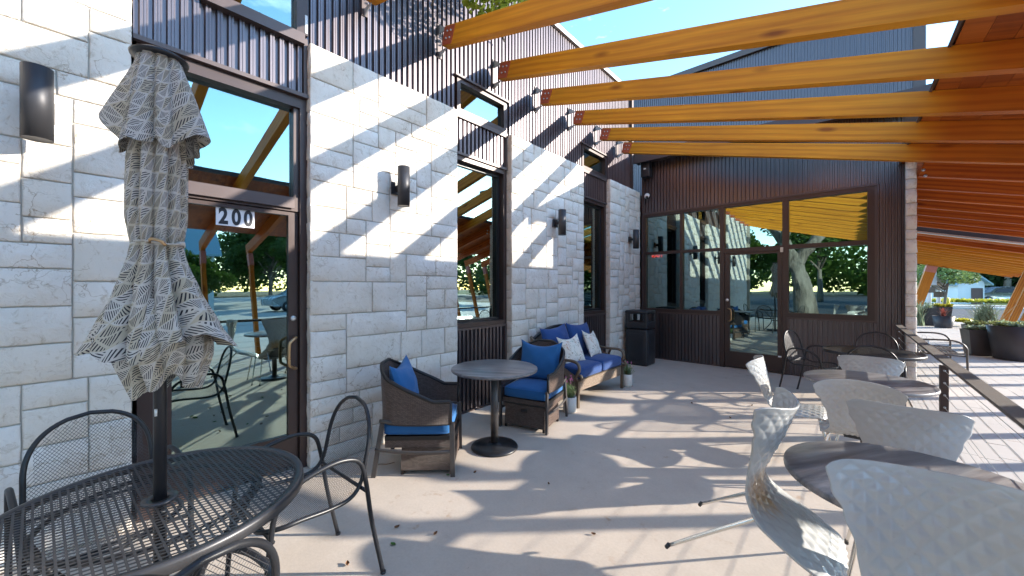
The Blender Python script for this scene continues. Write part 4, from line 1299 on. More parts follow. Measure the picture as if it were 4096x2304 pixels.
# ------------------------------------------------------------------ wicker armchairs
def mk_wicker(label):
    t = empty("wicker_armchair", (0, 0, 0), 0, label, "armchair", "brown wicker armchairs with blue cushions")
    # wrapped back and arms: one woven band, theta from the left arm front round the back to the right arm front
    W2, D2 = .275, .27
    path = cr([(-W2 + .01, .27, 0), (-W2 - .008, .10, 0), (-W2 - .005, -.08, 0), (-W2 + .035, -.22, 0), (-.12, -.285, 0), (0, -.295, 0), (.12, -.285, 0), (W2 - .035, -.22, 0), (W2 + .005, -.08, 0), (W2 + .008, .10, 0), (W2 - .01, .27, 0)], 8)
    n = len(path) - 1
    def top(q):
        e = abs(q - .5) * 2
        return .86 - .265 * min(1, max(0, (e - .14) / .70)) ** 1.15 - .01 * max(0, e - .7)
    for side, nm in ((0, 'outer'), (1, 'inner')):
        pass
    def band(off):
        def fn(u, v):
            q = u * n; i = min(int(q), n - 1); p = path[i].lerp(path[i + 1], q - i); d = (path[i + 1] - path[i]).normalized()
            nn = Vector((d.y, -d.x, 0))
            lo = .42 if True else .3; hi = top(u)
            z = lerp(lo, hi, v)
            fl = .05 * max(0, (z - .5)) * 1.0
            p = p - nn * (off) + (-nn if False else Vector((p.x, p.y, 0)).normalized()) * fl * (1 if abs(u - .5) < .4 else .6)
            return (p.x, p.y, z)
        return fn
    m = MB(); m.grid(band(0), 90, 14, lambda u, v: (u * 1.5, v * .4)); m.build("woven_back", M['wick'], t, True)
    m = MB(); m.grid(lambda u, v: band(-.022)(u, v), 90, 14, lambda u, v: (u * 1.5, v * .4)); m.build("woven_back", M['wick'], t, True)
    rim = [band(-.011)(i / 90, 1.0) for i in range(91)]
    MB().tube([(p[0], p[1], p[2] + .002) for p in rim], .017, 8, flat=.9).build("rim", M['wick'], t, True)
    rimb = [band(-.011)(i / 90, 0.0) for i in range(91)]
    MB().tube(rimb, .012, 8).build("lower_rim", M['wick'], t, True)
    for sx in (-1, 1):
        MB().tube([band(-.011)(0 if sx < 0 else 1, v) for v in (0, .5, 1)], .014, 8).build("arm_front", M['wick'], t, True)
        lg = MB()
        lg.obox(Matrix.Translation((sx * .268, .285, .215)) @ Matrix.Rotation(.02, 4, 'X'), .022, .036, .43).build("leg", M['armdark'], t)
        MB().obox(Matrix.Translation((sx * .265, -.30, .21)) @ Matrix.Rotation(-.16, 4, 'X'), .022, .034, .43).build("leg", M['armdark'], t)
        for z in (.20, .425):
            P = cr([(sx * .272, -.285 if z > .3 else -.32, z + .02), (sx * .278, -.1, z), (sx * .276, .12, z - .006), (sx * .270, .285, z)], 5)
            MB().tube(P, .015, 8, flat=.5).build("side_rail", M['armdark'], t, True)
    # seat frame
    MB().box(-.255, .255, -.25, .265, .285, .315).build("seat_frame", M['wick'], t)
    def wall(name, pts, z0, z1, uvs=1.0):
        m = MB()
        L_ = 0
        for (a, b) in zip(pts[:-1], pts[1:]):
            d = math.hypot(b[0] - a[0], b[1] - a[1])
            m.add([(a[0], a[1], z0), (b[0], b[1], z0), (b[0], b[1], z1), (a[0], a[1], z1)], [(0, 1, 2, 3)], [(L_, 0), (L_ + d, 0), (L_ + d, z1 - z0), (L_, z1 - z0)])
            L_ += d
        return m.build(name, M['wick'], t)
    wall("woven_apron", [(-.25, -.25), (-.25, .268), (.25, .268), (.25, -.25), (-.25, -.25)], .225, .318)
    cushion((0, .0, .375), (.50, .53, .115), 'blue', t)
    p = pillow(.52, .46, .17, .10, 4, 'blue', t, "back_cushion"); p.location = (0, -.155, .655); p.rotation_euler = (radians(14), 0, 0)
    return t
def ottoman(label):
    t = empty("wicker_footstool", (0, 0, 0), 0, label, "footstool", "wicker footstools tucked under the armchairs")
    m = MB(); pts = [(-.225, -.20), (.225, -.20), (.225, .20), (-.225, .20), (-.225, -.20)]
    L_ = 0
    for a, b in zip(pts[:-1], pts[1:]):
        d = math.hypot(b[0] - a[0], b[1] - a[1]); s0, s1 = 1.0, 1.03
        m.add([(a[0] * 1.04, a[1] * 1.04, .035), (b[0] * 1.04, b[1] * 1.04, .035), (b[0], b[1], .255), (a[0], a[1], .255)], [(0, 1, 2, 3)], [(L_, 0), (L_ + d, 0), (L_ + d, .22), (L_, .22)]); L_ += d
    m.build("woven_sides", M['wick'], t)
    MB().rbox((0, 0, .262), (.47, .42, .022), .008, 3).build("top_rim", M['wick'], t, True)
    MB().box(-.036, .036, .2095, .2125, .185, .215).build("hand_hole_shade", M['dark_fill'], t)  # dark plate on the weave, painted shade in place of a real opening
    for sx in (-1, 1):
        for sy in (-1, 1): MB().box(sx * .22 - .012, sx * .22 + .012, sy * .195 - .012, sy * .195 + .012, 0, .05).build("leg", M['wick'], t)
    return t
wa = mk_wicker("wicker armchair with blue cushions left of the bistro table, seen from its side")
place(wa, -2.735, 1.945, 43)
ot = ottoman("wicker footstool tucked under the armchair left of the bistro table")
place(ot, -2.68, 2.0, 43)
wb = copy_tree(wa); place(wb, -2.615, 3.34, -76, "wicker armchair with blue cushions behind the bistro table, facing the camera")
ob = copy_tree(ot); place(ob, -2.595, 3.28, -76, "wicker footstool with hand hole under the armchair behind the bistro table")

# ------------------------------------------------------------------ loveseat
ls = empty("wicker_loveseat", (-2.83, 4.69, 0), radians(-90), "brown wicker loveseat with royal blue cushions and curled bronze arms", "sofa")
# local +Y looks to world +X; local X runs along the wall (local +X = world -Y)
HW = .62
def quad_uv(m, pts, w, h): m.add(pts, [(0, 1, 2, 3)], [(0, 0), (w, 0), (w, h), (0, h)])
def lsback(u, v):
    x = (u * 2 - 1) * HW
    hi = .925 - .14 * abs(u * 2 - 1) ** 2.2
    z = lerp(.26, hi, v)
    return (x, -.30 - .13 * (z - .3), z)
MB().grid(lsback, 30, 12, lambda u, v: (u * 1.24, v * .6)).build("woven_back", M['wick2'], ls, True)
MB().grid(lambda u, v: (lsback(1 - u, v)[0], lsback(1 - u, v)[1] - .025, lsback(1 - u, v)[2]), 30, 12, lambda u, v: (u * 1.24, v * .6)).build("woven_back", M['wick2'], ls, True)
MB().tube([(lsback(i / 40, 1)[0], lsback(i / 40, 1)[1] - .012, lsback(i / 40, 1)[2]) for i in range(41)], .022, 8).build("top_rail", M['wick2'], ls, True)
m = MB(); quad_uv(m, [(-HW + .03, .325, .20), (HW - .03, .325, .20), (HW - .03, .325, .345), (-HW + .03, .325, .345)], 1.2, .145)
quad_uv(m, [(HW - .03, .31, .20), (-HW + .03, .31, .20), (-HW + .03, .31, .345), (HW - .03, .31, .345)], 1.2, .145)
m.build("front_apron", M['wick2'], ls)
MB().box(-HW + .02, HW - .02, -.30, .32, .30, .335).build("seat_frame", M['armbronze'], ls)
for sx in (-1, 1):
    X = sx * HW
    side = MB()
    def sf_(u, v, X=X):
        y = lerp(-.33, .30, u); lo = .20
        hi = .80 - .42 * u ** .85 if u < .6 else .80 - .42 * u ** .85
        return (X, y - .10 * (1 - u) * v, lerp(lo, max(lo + .05, hi), v))
    side.grid(sf_, 16, 10, lambda u, v: (u * .64, v * .5)).build("side_panel", M['wick2'], ls, True)
    side2 = MB().grid(lambda u, v: (X - sx * .022, *sf_(u, v)[1:]), 16, 10, lambda u, v: (u * .64, v * .5)).build("side_panel", M['wick2'], ls, True)
    P = cr([(X, -.415, .82), (X, -.37, .78), (X, -.24, .66), (X, -.06, .585), (X, .12, .57), (X, .25, .572), (X, .33, .545), (X, .352, .48), (X, .325, .42), (X, .305, .375), (X, .325, .345), (X, .365, .345), (X, .385, .37), (X, .375, .40), (X, .352, .398)], 6)
    MB().tube(P, .019, 10, flat=1.25).build("armrest", M['armbronze'], ls, True)
    P = cr([(X, .14, .56), (X, .11, .47), (X, .14, .37), (X, .22, .31), (X, .32, .30)], 6)
    MB().tube(P, .014, 8, flat=1.3).build("arm_scroll", M['armbronze'], ls, True)
    MB().obox(Matrix.Translation((X - sx * .004, .325, .17)), .036, .036, .34).build("leg", M['armbronze'], ls)
    MB().obox(Matrix.Translation((X, -.35, .13)) @ Matrix.Rotation(-.2, 4, 'X'), .034, .034, .27).build("leg", M['armbronze'], ls)
MB().box(-HW, HW, .305, .345, .335, .350).build("front_rail", M['armbronze'], ls)
for sx in (-1, 1):
    cushion((sx * .298, .035, .415), (.585, .62, .145), 'navy', ls, r=.05)
for sx, sd in ((-1, 5), (1, 8)):
    p = pillow(.60, .54, .20, .04, sd, 'navy', ls, "back_cushion", .07); p.location = (sx * .30, -.195, .70); p.rotation_euler = (radians(16), radians(3 * sx), 0)
# printed cushions resting on the loveseat
def tpillow(x, y, z, rz, rx, ry, label, seed):
    o = pillow(.40, .40, .13, .10, seed, 'pillow', None, "throw_pillow", .10)
    o.location = (x, y, z); o.rotation_euler = (rx, ry, rz); tag(o, label, "pillow", "white desert print pillows on the loveseat")
    return o
tpillow(-2.79, 4.38, .655, radians(-100), radians(-22) * -1, radians(3), "white cactus print pillow at the near end of the loveseat", 12)
tpillow(-2.84, 5.02, .665, radians(-84), radians(24), radians(-6), "white cactus print pillow at the far end of the loveseat", 19)

# ------------------------------------------------------------------ flower pots
def flower_pot(x, y, label, s=1.0, seed=1):
    t = empty("flower_pot", (x, y, 0), 0, label, "potted plant", "white pots of pink lavender")
    MB().lathe([(0, 0), (.066 * s, 0), (.078 * s, .012), (.080 * s, .06), (.079 * s, .185 * s), (.073 * s, .187 * s), (.070 * s, .165 * s), (0, .165 * s)], 36).build("pot", M['pot'], t, True)
    MB().lathe([(0, .170 * s), (.069 * s, .168 * s)], 24).build("soil", M['soil'], t)
    rr_ = random.Random(seed); m = MB(); fl = MB(); st = MB()
    for k in range(80):
        a = rr_.uniform(0, 2 * pi); rr0 = rr_.uniform(0, .045) * s; spread = rr_.uniform(.01, .075) * s; h = rr_.uniform(.06, .17) * s
        p0 = Vector((rr0 * cos(a), rr0 * sin(a), .165 * s)); p1 = Vector(((rr0 + spread) * cos(a), (rr0 + spread) * sin(a), .165 * s + h))
        st.tube([p0, p0.lerp(p1, .5) + Vector((0, 0, .01)), p1], .0013, 4)
        for q in range(13):
            c = p0.lerp(p1, rr_.uniform(.15, 1)); b = rr_.uniform(0, 2 * pi); e = rr_.uniform(.2, 1.1); L_ = rr_.uniform(.018, .034) * s
            d = Vector((cos(b) * cos(e), sin(b) * cos(e), sin(e))); sd = d.cross(Vector((0, 0, 1))).normalized() * .0035 * s
            m.add([c, c + d * L_ * .5 + sd, c + d * L_, c + d * L_ * .5 - sd], [(0, 1, 2, 3)])
    for k in range(8):
        a = rr_.uniform(0, 2 * pi); d0 = rr_.uniform(.01, .09) * s
        tip = Vector((d0 * cos(a), d0 * sin(a), .165 * s + rr_.uniform(.17, .25) * s))
        st.tube([(d0 * .4 * cos(a), d0 * .4 * sin(a), .17 * s), tip], .0015, 4)
        for q in range(16):
            b = rr_.uniform(0, 2 * pi); e = rr_.uniform(-.5, 1.3); L_ = rr_.uniform(.008, .016) * s
            c = tip + Vector((0, 0, -rr_.uniform(0, .028) * s)); d = Vector((cos(b) * cos(e), sin(b) * cos(e), sin(e))); sd = d.orthogonal().normalized() * .0045 * s
            fl.add([c, c + d * L_ * .5 + sd, c + d * L_, c + d * L_ * .5 - sd], [(0, 1, 2, 3)])
    m.build("foliage", M['leafg'], t, kind='stuff'); st.build("stems", M['leafg'], t, kind='stuff'); fl.build("blossoms", M['pinkfl'], t, kind='stuff')
    return t
flower_pot(-2.50, 3.885, "white pot of pink flowering lavender in front of the loveseat's near leg", 1.0, 2)
flower_pot(-2.50, 5.47, "white pot of pink flowers half hidden behind the loveseat's far end", 1.0, 5)

# ------------------------------------------------------------------ trash can
tr = empty("trash_can", (-3.03, 7.235, 0), 0, "black plastic trash can with open hooded top in the corner", "trash can")
tb = MB(); tb.rbox((0, 0, .345), (.43, .42, .69), .035, 4)
tb.build("body", M['blackplastic'], tr, True, weld=True)
for (cx, cy, sx, sy) in ((0, -.212, .33, .012), (.217, 0, .012, .33)):
    MB().rbox((cx, cy, .36), (sx, sy, .50), .005, 3).build("panel", M['blackplastic'], tr, True)
MB().rbox((0, 0, .765), (.44, .43, .125), .02, 3).build("hood_lower", M['blackplastic'], tr, True)
for sx in (-1, 1):
    for sy in (-1, 1): MB().rbox((sx * .185, sy * .18, .90), (.07, .07, .19), .015, 3).build("hood_post", M['blackplastic'], tr, True)
MB().rbox((0, 0, 1.015), (.45, .44, .07), .03, 4).build("hood_roof", M['blackplastic'], tr, True)
MB().box(-.19, .19, -.185, .185, .82, .835).build("opening_floor", M['dark_fill'], tr)

# ------------------------------------------------------------------ metal bench beyond the stone end pier
bn = empty("metal_bench", (1.12, 9.75, 0), radians(-90), "dark metal slatted bench behind the stone end pier", "bench")
for i in range(9):
    y = -.22 + i * .055
    MB().rbox((0, y, .43 - .012 * abs(i - 4) / 4), (1.25, .038, .014), .005, 2).build("seat_slat", M['armdark'], bn)
for i in range(8):
    z = .50 + i * .052
    MB().rbox((0, -.26 - .02 * i / 2, z), (1.25, .012, .034), .004, 2).build("back_slat", M['armdark'], bn)
for sx in (-1, 1):
    P = cr([(sx * .63, -.36, .93), (sx * .63, -.27, .62), (sx * .64, -.20, .64), (sx * .65, .05, .655), (sx * .65, .20, .63), (sx * .65, .275, .54), (sx * .65, .28, .40), (sx * .65, .285, .20), (sx * .65, .29, 0)], 6)
    MB().tube(P, .014, 8).build("arm_and_leg", M['armdark'], bn, True)
    MB().tube([(sx * .64, -.24, .42), (sx * .64, .28, .42)], .013, 8).build("side_rail", M['armdark'], bn, True)
    MB().tube([(sx * .64, -.24, .45), (sx * .64, -.32, 0)], .014, 8).build("leg", M['armdark'], bn, True)
item = empty("white_item", (.97, 9.35, .44), .3, "unidentified crumpled white bag standing on the metal bench by the stone pier", "item")  # white thing never identified; its form and handle are made up
b = MB().rbox((0, 0, .10), (.10, .08, .20), .02, 4, (.01, .012, .0)); rr = random.Random(3)
b.v = [(p[0] + rr.uniform(-.004, .004), p[1] + rr.uniform(-.004, .004), p[2]) for p in b.v]
b.build("item_body", M['white'], item, True, weld=True)
MB().tube(cr([(-.03, 0, .2), (-.02, 0, .25), (.02, 0, .25), (.03, 0, .2)], 4), .003, 6).build("handle", M['white'], item, True)

# ------------------------------------------------------------------ planters and plants
def blades(n, h0, h1, spread, w, seed, base=0.0, r0=.05, droop=.3):
    rr_ = random.Random(seed); m = MB()
    for k in range(n):
        a = rr_.uniform(0, 2 * pi); h = rr_.uniform(h0, h1); s = rr_.uniform(.2, 1) * spread; q = rr_.uniform(0, r0)
        d = Vector((cos(a), sin(a), 0)); sd = Vector((-sin(a), cos(a), 0)) * w
        p = Vector((q * cos(a * 3), q * sin(a * 3), base)); pts = []
        for t in (0, .35, .7, 1): pts.append(p + d * s * t ** 1.4 + Vector((0, 0, h * (t - droop * t * t * t))))
        vs = []
        for i, c in enumerate(pts): ww = (1, .9, .6, .05)[i]; vs += [c - sd * ww, c + sd * ww]
        m.add(vs, [(0, 1, 3, 2), (2, 3, 5, 4), (4, 5, 7, 6)])
    return m
def rosettes(n, rad, z, seed, s=.05):
    rr_ = random.Random(seed); m = MB()
    for k in range(n):
        a = rr_.uniform(0, 2 * pi); q = rad * sqrt(rr_.random()); c = Vector((q * cos(a), q * sin(a), z + rr_.uniform(0, .05)))
        for j in range(12):
            b = rr_.uniform(0, 2 * pi); e = rr_.uniform(.1, 1.3); L_ = s * rr_.uniform(.6, 1.3)
            d = Vector((cos(b) * cos(e), sin(b) * cos(e), sin(e))); sd = d.cross(Vector((0, 0, 1))); sd = (sd.normalized() if sd.length > .01 else Vector((1, 0, 0))) * L_ * .3
            m.add([c, c + d * L_ * .6 + sd, c + d * L_, c + d * L_ * .6 - sd], [(0, 1, 2, 3)])
    return m
def planter(x, y, kind, size, h, label, plants, rz=0):
    t = empty("planter", (x, y, 0), rz, label, "planter", "charcoal planters along the walkway")
    if kind == 'round':
        MB().lathe([(0, 0), (size * .72, 0), (size * .78, .02), (size, h), (size * .94, h), (size * .92, h - .06), (0, h - .06)], 40).build("tub", M['planter'], t, True)
    else:
        a, b_ = size * .74, size
        m = MB(); vs = []
        for (s_, z) in ((a, 0), (b_, h), (b_ * .92, h), (b_ * .9, h - .06)):
            vs += [(-s_, -s_, z), (s_, -s_, z), (s_, s_, z), (-s_, s_, z)]
        fs = [(3, 2, 1, 0)]
        for k in range(3):
            for i in range(4): fs.append((k * 4 + i, k * 4 + (i + 1) % 4, k * 4 + 4 + (i + 1) % 4, k * 4 + 4 + i))
        m.add(vs, fs).build("tub", M['planter'], t)
    MB().lathe([(0, h - .05), (size * .9, h - .055)], 20).build("soil", M['soil'], t)
    for nm, mb_, mt in plants: mb_.build(nm, M[mt], t, kind='stuff')
    return t
planter(2.62, 12.75, 'round', .40, .70, "large round charcoal planter of succulents nearest the right edge", [("succulents", rosettes(60, .34, .66, 1, .085), 'succ'), ("pale_succulents", rosettes(30, .36, .68, 4, .08), 'grassp')])
planter(2.17, 13.1, 'square', .21, .56, "slim square charcoal planter left of the large round one", [("succulents", rosettes(30, .18, .54, 2, .08), 'grassp')], .2)
planter(2.66, 15.3, 'round', .27, .50, "round charcoal planter with feathery pale grass before the leaning posts", [("pale_grass", blades(380, .45, 1.0, .48, .010, 3, .44, .2), 'grassp')])
planter(2.30, 14.1, 'square', .19, .60, "tall slim charcoal planter behind the square one", [("succulents", rosettes(30, .16, .58, 7, .09), 'succ')], .1)
planter(2.66, 21.0, 'round', .29, .44, "low round grey planter with a red spiky plant far down the walkway", [("red_blades", blades(34, .22, .42, .26, .014, 5, .40, .06, .15), 'redpl')])
planter(2.36, 21.9, 'square', .20, .70, "narrow black planter left of the red spiky plant", [("pale_grass", blades(90, .2, .45, .22, .01, 6, .62, .12), 'grassp')], .3)
planter(2.86, 22.9, 'square', .26, .72, "square black planter behind the red spiky plant", [("yellow_foliage", rosettes(50, .26, .70, 8, .10), 'yellowpl')])
yb = empty("shrub", (3.32, 22.4, 0), 0, "low yellow-green shrub right of the far planters", "shrub")
rosettes(90, .38, .14, 31, .12).build("foliage", M['yellowpl'], yb, kind='stuff')
gp = empty("ornamental_grass", (2.02, 21.6, 0), 0, "tall pale grass clump beside the stone end pier", "plant")
blades(300, .7, 1.5, .45, .013, 16, 0, .25).build("blades", M['grassp'], gp, kind='stuff')

# ------------------------------------------------------------------ street furniture
bo = empty("bollard", (4.93, 37.9, 0), 0, "yellow bollard by the street in front of the pale house", "bollard")
MB().lathe([(0, 0), (.17, 0), (.17, .72), (.12, .80), (0, .83)], 20).build("post", M['yellow'], bo, True)
for i, (x, y, h, z0) in enumerate(((3.24, 29.6, 2.35, 1.3), (3.75, 31.0, 2.1, 1.0))):
    s = empty("signpost", (x, y, 0), radians(12), ("pale signpost left of the flowering tree", "pale signpost with two small boards right of the flowering tree")[i], "sign")
    MB().tube([(0, 0, 0), (0, 0, h)], .09, 10).build("post", M['white'], s, True)
    MB().box(-.26, .26, -.11, -.07, h - .75, h - .05).build("sign_board", M['cap'], s)
    MB().box(-.22, .22, -.11, -.07, h - 1.15, h - .85).build("sign_board", M['armbronze'], s)
for i in range(7):
    s = tag(rosettes(40, .75, .25, 60 + i, .28).build("shrub", M['yellowpl']), "small round yellow-green shrub across the street, " + ("first", "second", "third", "fourth", "fifth", "sixth", "last")[i] + " of the row from the left", "shrub", "clipped shrubs across the street")
    s.location = (5.8 + i * 1.15, 44.3 + i * .6, .05)

def house(name, loc, rz, w, d, h, roof_h, label, wall='housew', roof='roofblue', door=True, win=True):
    t = empty(name, loc, rz, label, "house")
    MB().box(-w / 2, w / 2, 0, d, 0, h).build("walls", M[wall], t)
    m = MB().prism([(-w / 2, h), (w / 2, h), (0, h + roof_h)], 1, .002, d - .002)
    m.build("gable", M[wall], t)
    e = .35
    k = roof_h / (w / 2)
    for sg in (-1, 1):
        r = MB(); x0, z0 = sg * (w / 2 + e), h - k * e + .02; x1, z1 = 0, h + roof_h + .02
        r.add([(x0, -e, z0), (x1, -e, z1), (x1, d + e, z1), (x0, d + e, z0), (x0, -e, z0 + .12), (x1, -e, z1 + .12), (x1, d + e, z1 + .12), (x0, d + e, z0 + .12)],
              [(0, 1, 2, 3), (4, 7, 6, 5), (0, 4, 5, 1), (3, 2, 6, 7), (0, 3, 7, 4), (1, 5, 6, 2)])
        r.build("roof_slope", M[roof], t)
    if door:
        f = MB().box(w * .02, w * .40, -.03, .0, 0, h * .72).build("garage_door", M['garage'], t)
        mb_ = MB(); mb_.box(w * .0, w * .02, -.05, .0, 0, h * .74); mb_.box(w * .40, w * .42, -.05, .0, 0, h * .74); mb_.box(w * .02, w * .40, -.05, 0, h * .72, h * .74); mb_.build("door_frame", M['darktrim'], t)
    if win:
        for q in (-.28,):
            MB().box(w * q - .4, w * q + .4, -.03, 0, h * .4, h * .8).build("window", M['darktrim'], t)
    vent = MB().box(-.25, .25, -.03, .0, h + roof_h * .45, h + roof_h * .6).build("vent", M['darktrim'], t)
    return t
house("house", (8.05, 50.9, 0), radians(32), 1.95, 6.0, 1.9, .80, "small pale house with blue-grey gabled roof across the street", win=False)
# street scene opposite the left wall, seen mirrored in the glass
house("house", (27.0, 6.0, 0), radians(96) - pi / 2 - pi / 2 + pi / 2 + pi, 7.5, 9, 3.6, 2.0, "white gabled house east of the patio, mirrored in the door glass", door=True)
house("house", (26.0, -9.0, 0), radians(265) + pi, 8, 9, 3.4, 2.0, "second white gabled house further south, mirrored in the glass", door=False)

# cars
def car(x, y, rz, label):
    t = empty("parked_car", (x, y, 0), rz, label, "car")
    prof = cr([(-2.1, 0, .35), (-2.12, 0, .7), (-1.75, 0, .92), (-1.15, 0, 1.02), (-.6, 0, 1.42), (.5, 0, 1.47), (1.25, 0, 1.08), (2.0, 0, .92), (2.15, 0, .6), (2.1, 0, .35)], 4)
    m = MB(); vs = []; n = len(prof)
    for (y_, ins) in ((-.88, 0), (-.80, .06), (.80, .06), (.88, 0)):
        for p in prof:
            taper = .16 * max(0, p.z - .9) if abs(y_) > .85 else .0
            vs.append((p.x, (abs(y_) - (.22 * max(0, (p.z - .95) / .5))) * (1 if y_ > 0 else -1), p.z + (ins * .6 if p.z > .5 else 0)))
    fs = []
    for k in range(3):
        for i in range(n - 1): fs.append((k * n + i, k * n + i + 1, (k + 1) * n + i + 1, (k + 1) * n + i))
        fs.append((k * n, (k + 1) * n, (k + 1) * n + n - 1, k * n + n - 1))
    fs += [tuple(range(n)), tuple(range(3 * n, 4 * n))[::-1]]
    m.add(vs, fs).build("body", M['carpaint'], t, True)
    for sy in (-1, 1):
        MB().add([(-.95, sy * .86, 1.0), (.95, sy * .86, 1.0), (.45, sy * .78, 1.36), (-.55, sy * .78, 1.36)], [(0, 1, 2, 3)]).build("side_window", M['black'], t)
        for sx in (-1.3, 1.32):
            w = MB().lathe([(0, -.1), (.33, -.1), (.33, .1), (0, .1)], 22); w.xf(Matrix.Translation((sx, sy * .82, .33)) @ Matrix.Rotation(pi / 2, 4, 'X')); wo = w.build("wheel", M['black'], t, True)
            r = MB().lathe([(0, -.11), (.19, -.11), (.19, .11), (0, .11)], 16); r.xf(Matrix.Translation((sx, sy * .82, .33)) @ Matrix.Rotation(pi / 2, 4, 'X')); r.build("rim", M['steel'], wo, True)
    return t
c1 = car(10.6, 56.0, radians(20), "silver car parked behind the pale house")
c2 = copy_tree(c1); c2.location = (19.5, 9.5, 0); c2.rotation_euler = (0, 0, radians(85)); c2['label'] = "silver car parked on the forecourt, mirrored in the door glass"

# ------------------------------------------------------------------ trees
def leaf_cloud(centres, n, size, seed, flat=.75):
    rr_ = random.Random(seed); vs = []; fs = []
    for k in range(n):
        c, r = centres[rr_.randrange(len(centres))]
        while True:
            p = Vector((rr_.uniform(-1, 1), rr_.uniform(-1, 1), rr_.uniform(-1, 1)))
            if .25 < p.length < 1: break
        p = Vector(c) + Vector((p.x * r, p.y * r, p.z * r * flat))
        d = Vector((rr_.gauss(0, 1), rr_.gauss(0, 1), rr_.gauss(0, .7))).normalized(); s = size * rr_.uniform(.6, 1.4)
        sd = d.orthogonal().normalized() * s * .38
        o = len(vs); vs += [p - d * s * .5, p + sd, p + d * s * .5, p - sd]; fs.append((o, o + 1, o + 2, o + 3))
    m = MB(); m.v = [tuple(v) for v in vs]; m.f = fs; return m
def tree_parts(h, cr_r, seed, n=5200, leaf=.34, mat='tree', trunk_r=.2):
    rr_ = random.Random(seed); tm = MB(); cs = []
    top = h * .62
    tm.tube(cr([(0, 0, 0), (rr_.uniform(-.15, .15), rr_.uniform(-.15, .15), top * .5), (rr_.uniform(-.3, .3), rr_.uniform(-.3, .3), top)], 4), [trunk_r * (1 - .08 * i) for i in range(9)], 8)
    for k in range(11):
        a = k * 2.4 + rr_.uniform(-.4, .4); z0 = h * rr_.uniform(.28, .6); rad = cr_r * rr_.uniform(.35, .95); z1 = z0 + h * rr_.uniform(.1, .34)
        p1 = (rad * cos(a), rad * sin(a), min(z1, h * .9))
        tm.tube([(0, 0, z0), (p1[0] * .5, p1[1] * .5, z0 + (z1 - z0) * .65), p1], [trunk_r * .4, trunk_r * .28, trunk_r * .1], 6)
        cs.append((p1, cr_r * rr_.uniform(.28, .5)))
    for k in range(4): cs.append(((rr_.uniform(-.3, .3) * cr_r, rr_.uniform(-.3, .3) * cr_r, h * rr_.uniform(.72, .9)), cr_r * rr_.uniform(.3, .48)))
    return tm.mesh("trunk", M['bark'], True), leaf_cloud(cs, n, leaf, seed + 1).mesh("crown", M[mat])
def put_tree(parts, x, y, s, rz, label, group=None, name="tree"):
    t = empty(name, (x, y, 0), rz, label, "tree", group); t.scale = (s, s, s)
    link("trunk", parts[0], t); link("crown", parts[1], t); return t
TD = tree_parts(9.5, 4.4, 14, 16000, .36, 'treedark', .3)
TL_ = tree_parts(3.6, 1.35, 23, 7000, .12, 'treelight', .07)
put_tree(TL_, 3.85, 30.5, 1.0, 0, "pale yellow-green young tree between the two signposts")
put_tree(TD, 6.5, 62, 1.0, .5, "dark green tree behind the left end of the pale house", "dark trees behind the pale house")
put_tree(TD, 12.5, 64, 1.1, 2.5, "dark green tree behind the middle of the pale house's roof", "dark trees behind the pale house")
put_tree(TD, 18.5, 66, 1.0, 4.1, "dark green tree right of the pale house", "dark trees behind the pale house")
put_tree(TD, 1.0, 60, 1.1, 1.1, "dark green tree far left behind the signposts", "dark trees behind the pale house")
put_tree(TD, 9.5, 74, 1.3, 1.9, "tallest dark tree in the back row", "dark trees behind the pale house")
put_tree(TD, 25, 74, 1.3, 3.9, "dark tree at the right end of the back row", "dark trees behind the pale house")
TA = tree_parts(8, 3.6, 5, 16000, .24, 'tree'); TB_ = tree_parts(7.5, 3.9, 9, 16000, .25, 'tree')
ORD = ("first", "second", "third", "fourth", "fifth", "sixth", "seventh", "eighth", "ninth", "tenth", "eleventh", "twelfth", "thirteenth")
G2 = "street trees east of the patio"
for i, (x, y, s, q) in enumerate(((33, -16, 1.0, 0), (37, -2, 1.1, 1), (38, 13, 1.05, 2), (21, -4.5, .5, 3), (36, 24, .9, 4), (22, -17, .9, 5), (30, -32, 1.1, 1), (16.5, 3.2, .42, 2), (30, 1, .9, 3), (31, 11, .95, 0), (24, 17, .8, 4), (29, 27, 1, 1), (26, -24, 1, 2))):
    put_tree((TA, TB_)[i % 2], x, y, s, q, "leafy street tree mirrored in the glass, " + ORD[i] + " of the trees east of the patio", G2)
G3 = "trees south of the patio"
for i, (x, y, s, q) in enumerate(((-9, -24, 1.0, 0), (2.5, -20, 1.05, 1), (11, -24, 1.0, 2), (-2, -33, 1.3, 3), (7, -14, .75, 4), (-16, -15, 1.0, 5))):
    put_tree((TB_, TA)[i % 2], x, y, s, q, "leafy tree mirrored in the back windows, " + ORD[i] + " of the trees south of the patio", G3)

# far tree belt
rr = random.Random(99); cs = []
for k in range(150):
    a = 2 * pi * k / 150 + rr.uniform(-.02, .02); rad = rr.uniform(62, 80)
    deg = math.degrees(a) % 360
    if 55 < deg < 125 or 160 < deg < 200: continue
    cs.append(((rad * cos(a), rad * sin(a), rr.uniform(2.0, 6.5)), rr.uniform(3.5, 5.5)))
leaf_cloud(cs, 70000, .75, 55).build("distant_woods", M['tree'], None, kind='stuff')

cs = []
for k in range(60): cs.append(((rr.uniform(-12, 34), rr.uniform(64, 76), rr.uniform(.8, 5.2)), rr.uniform(2.0, 3.4)))
leaf_cloud(cs, 42000, .5, 58).build("dark_thicket", M['treedark'], None, kind='stuff')

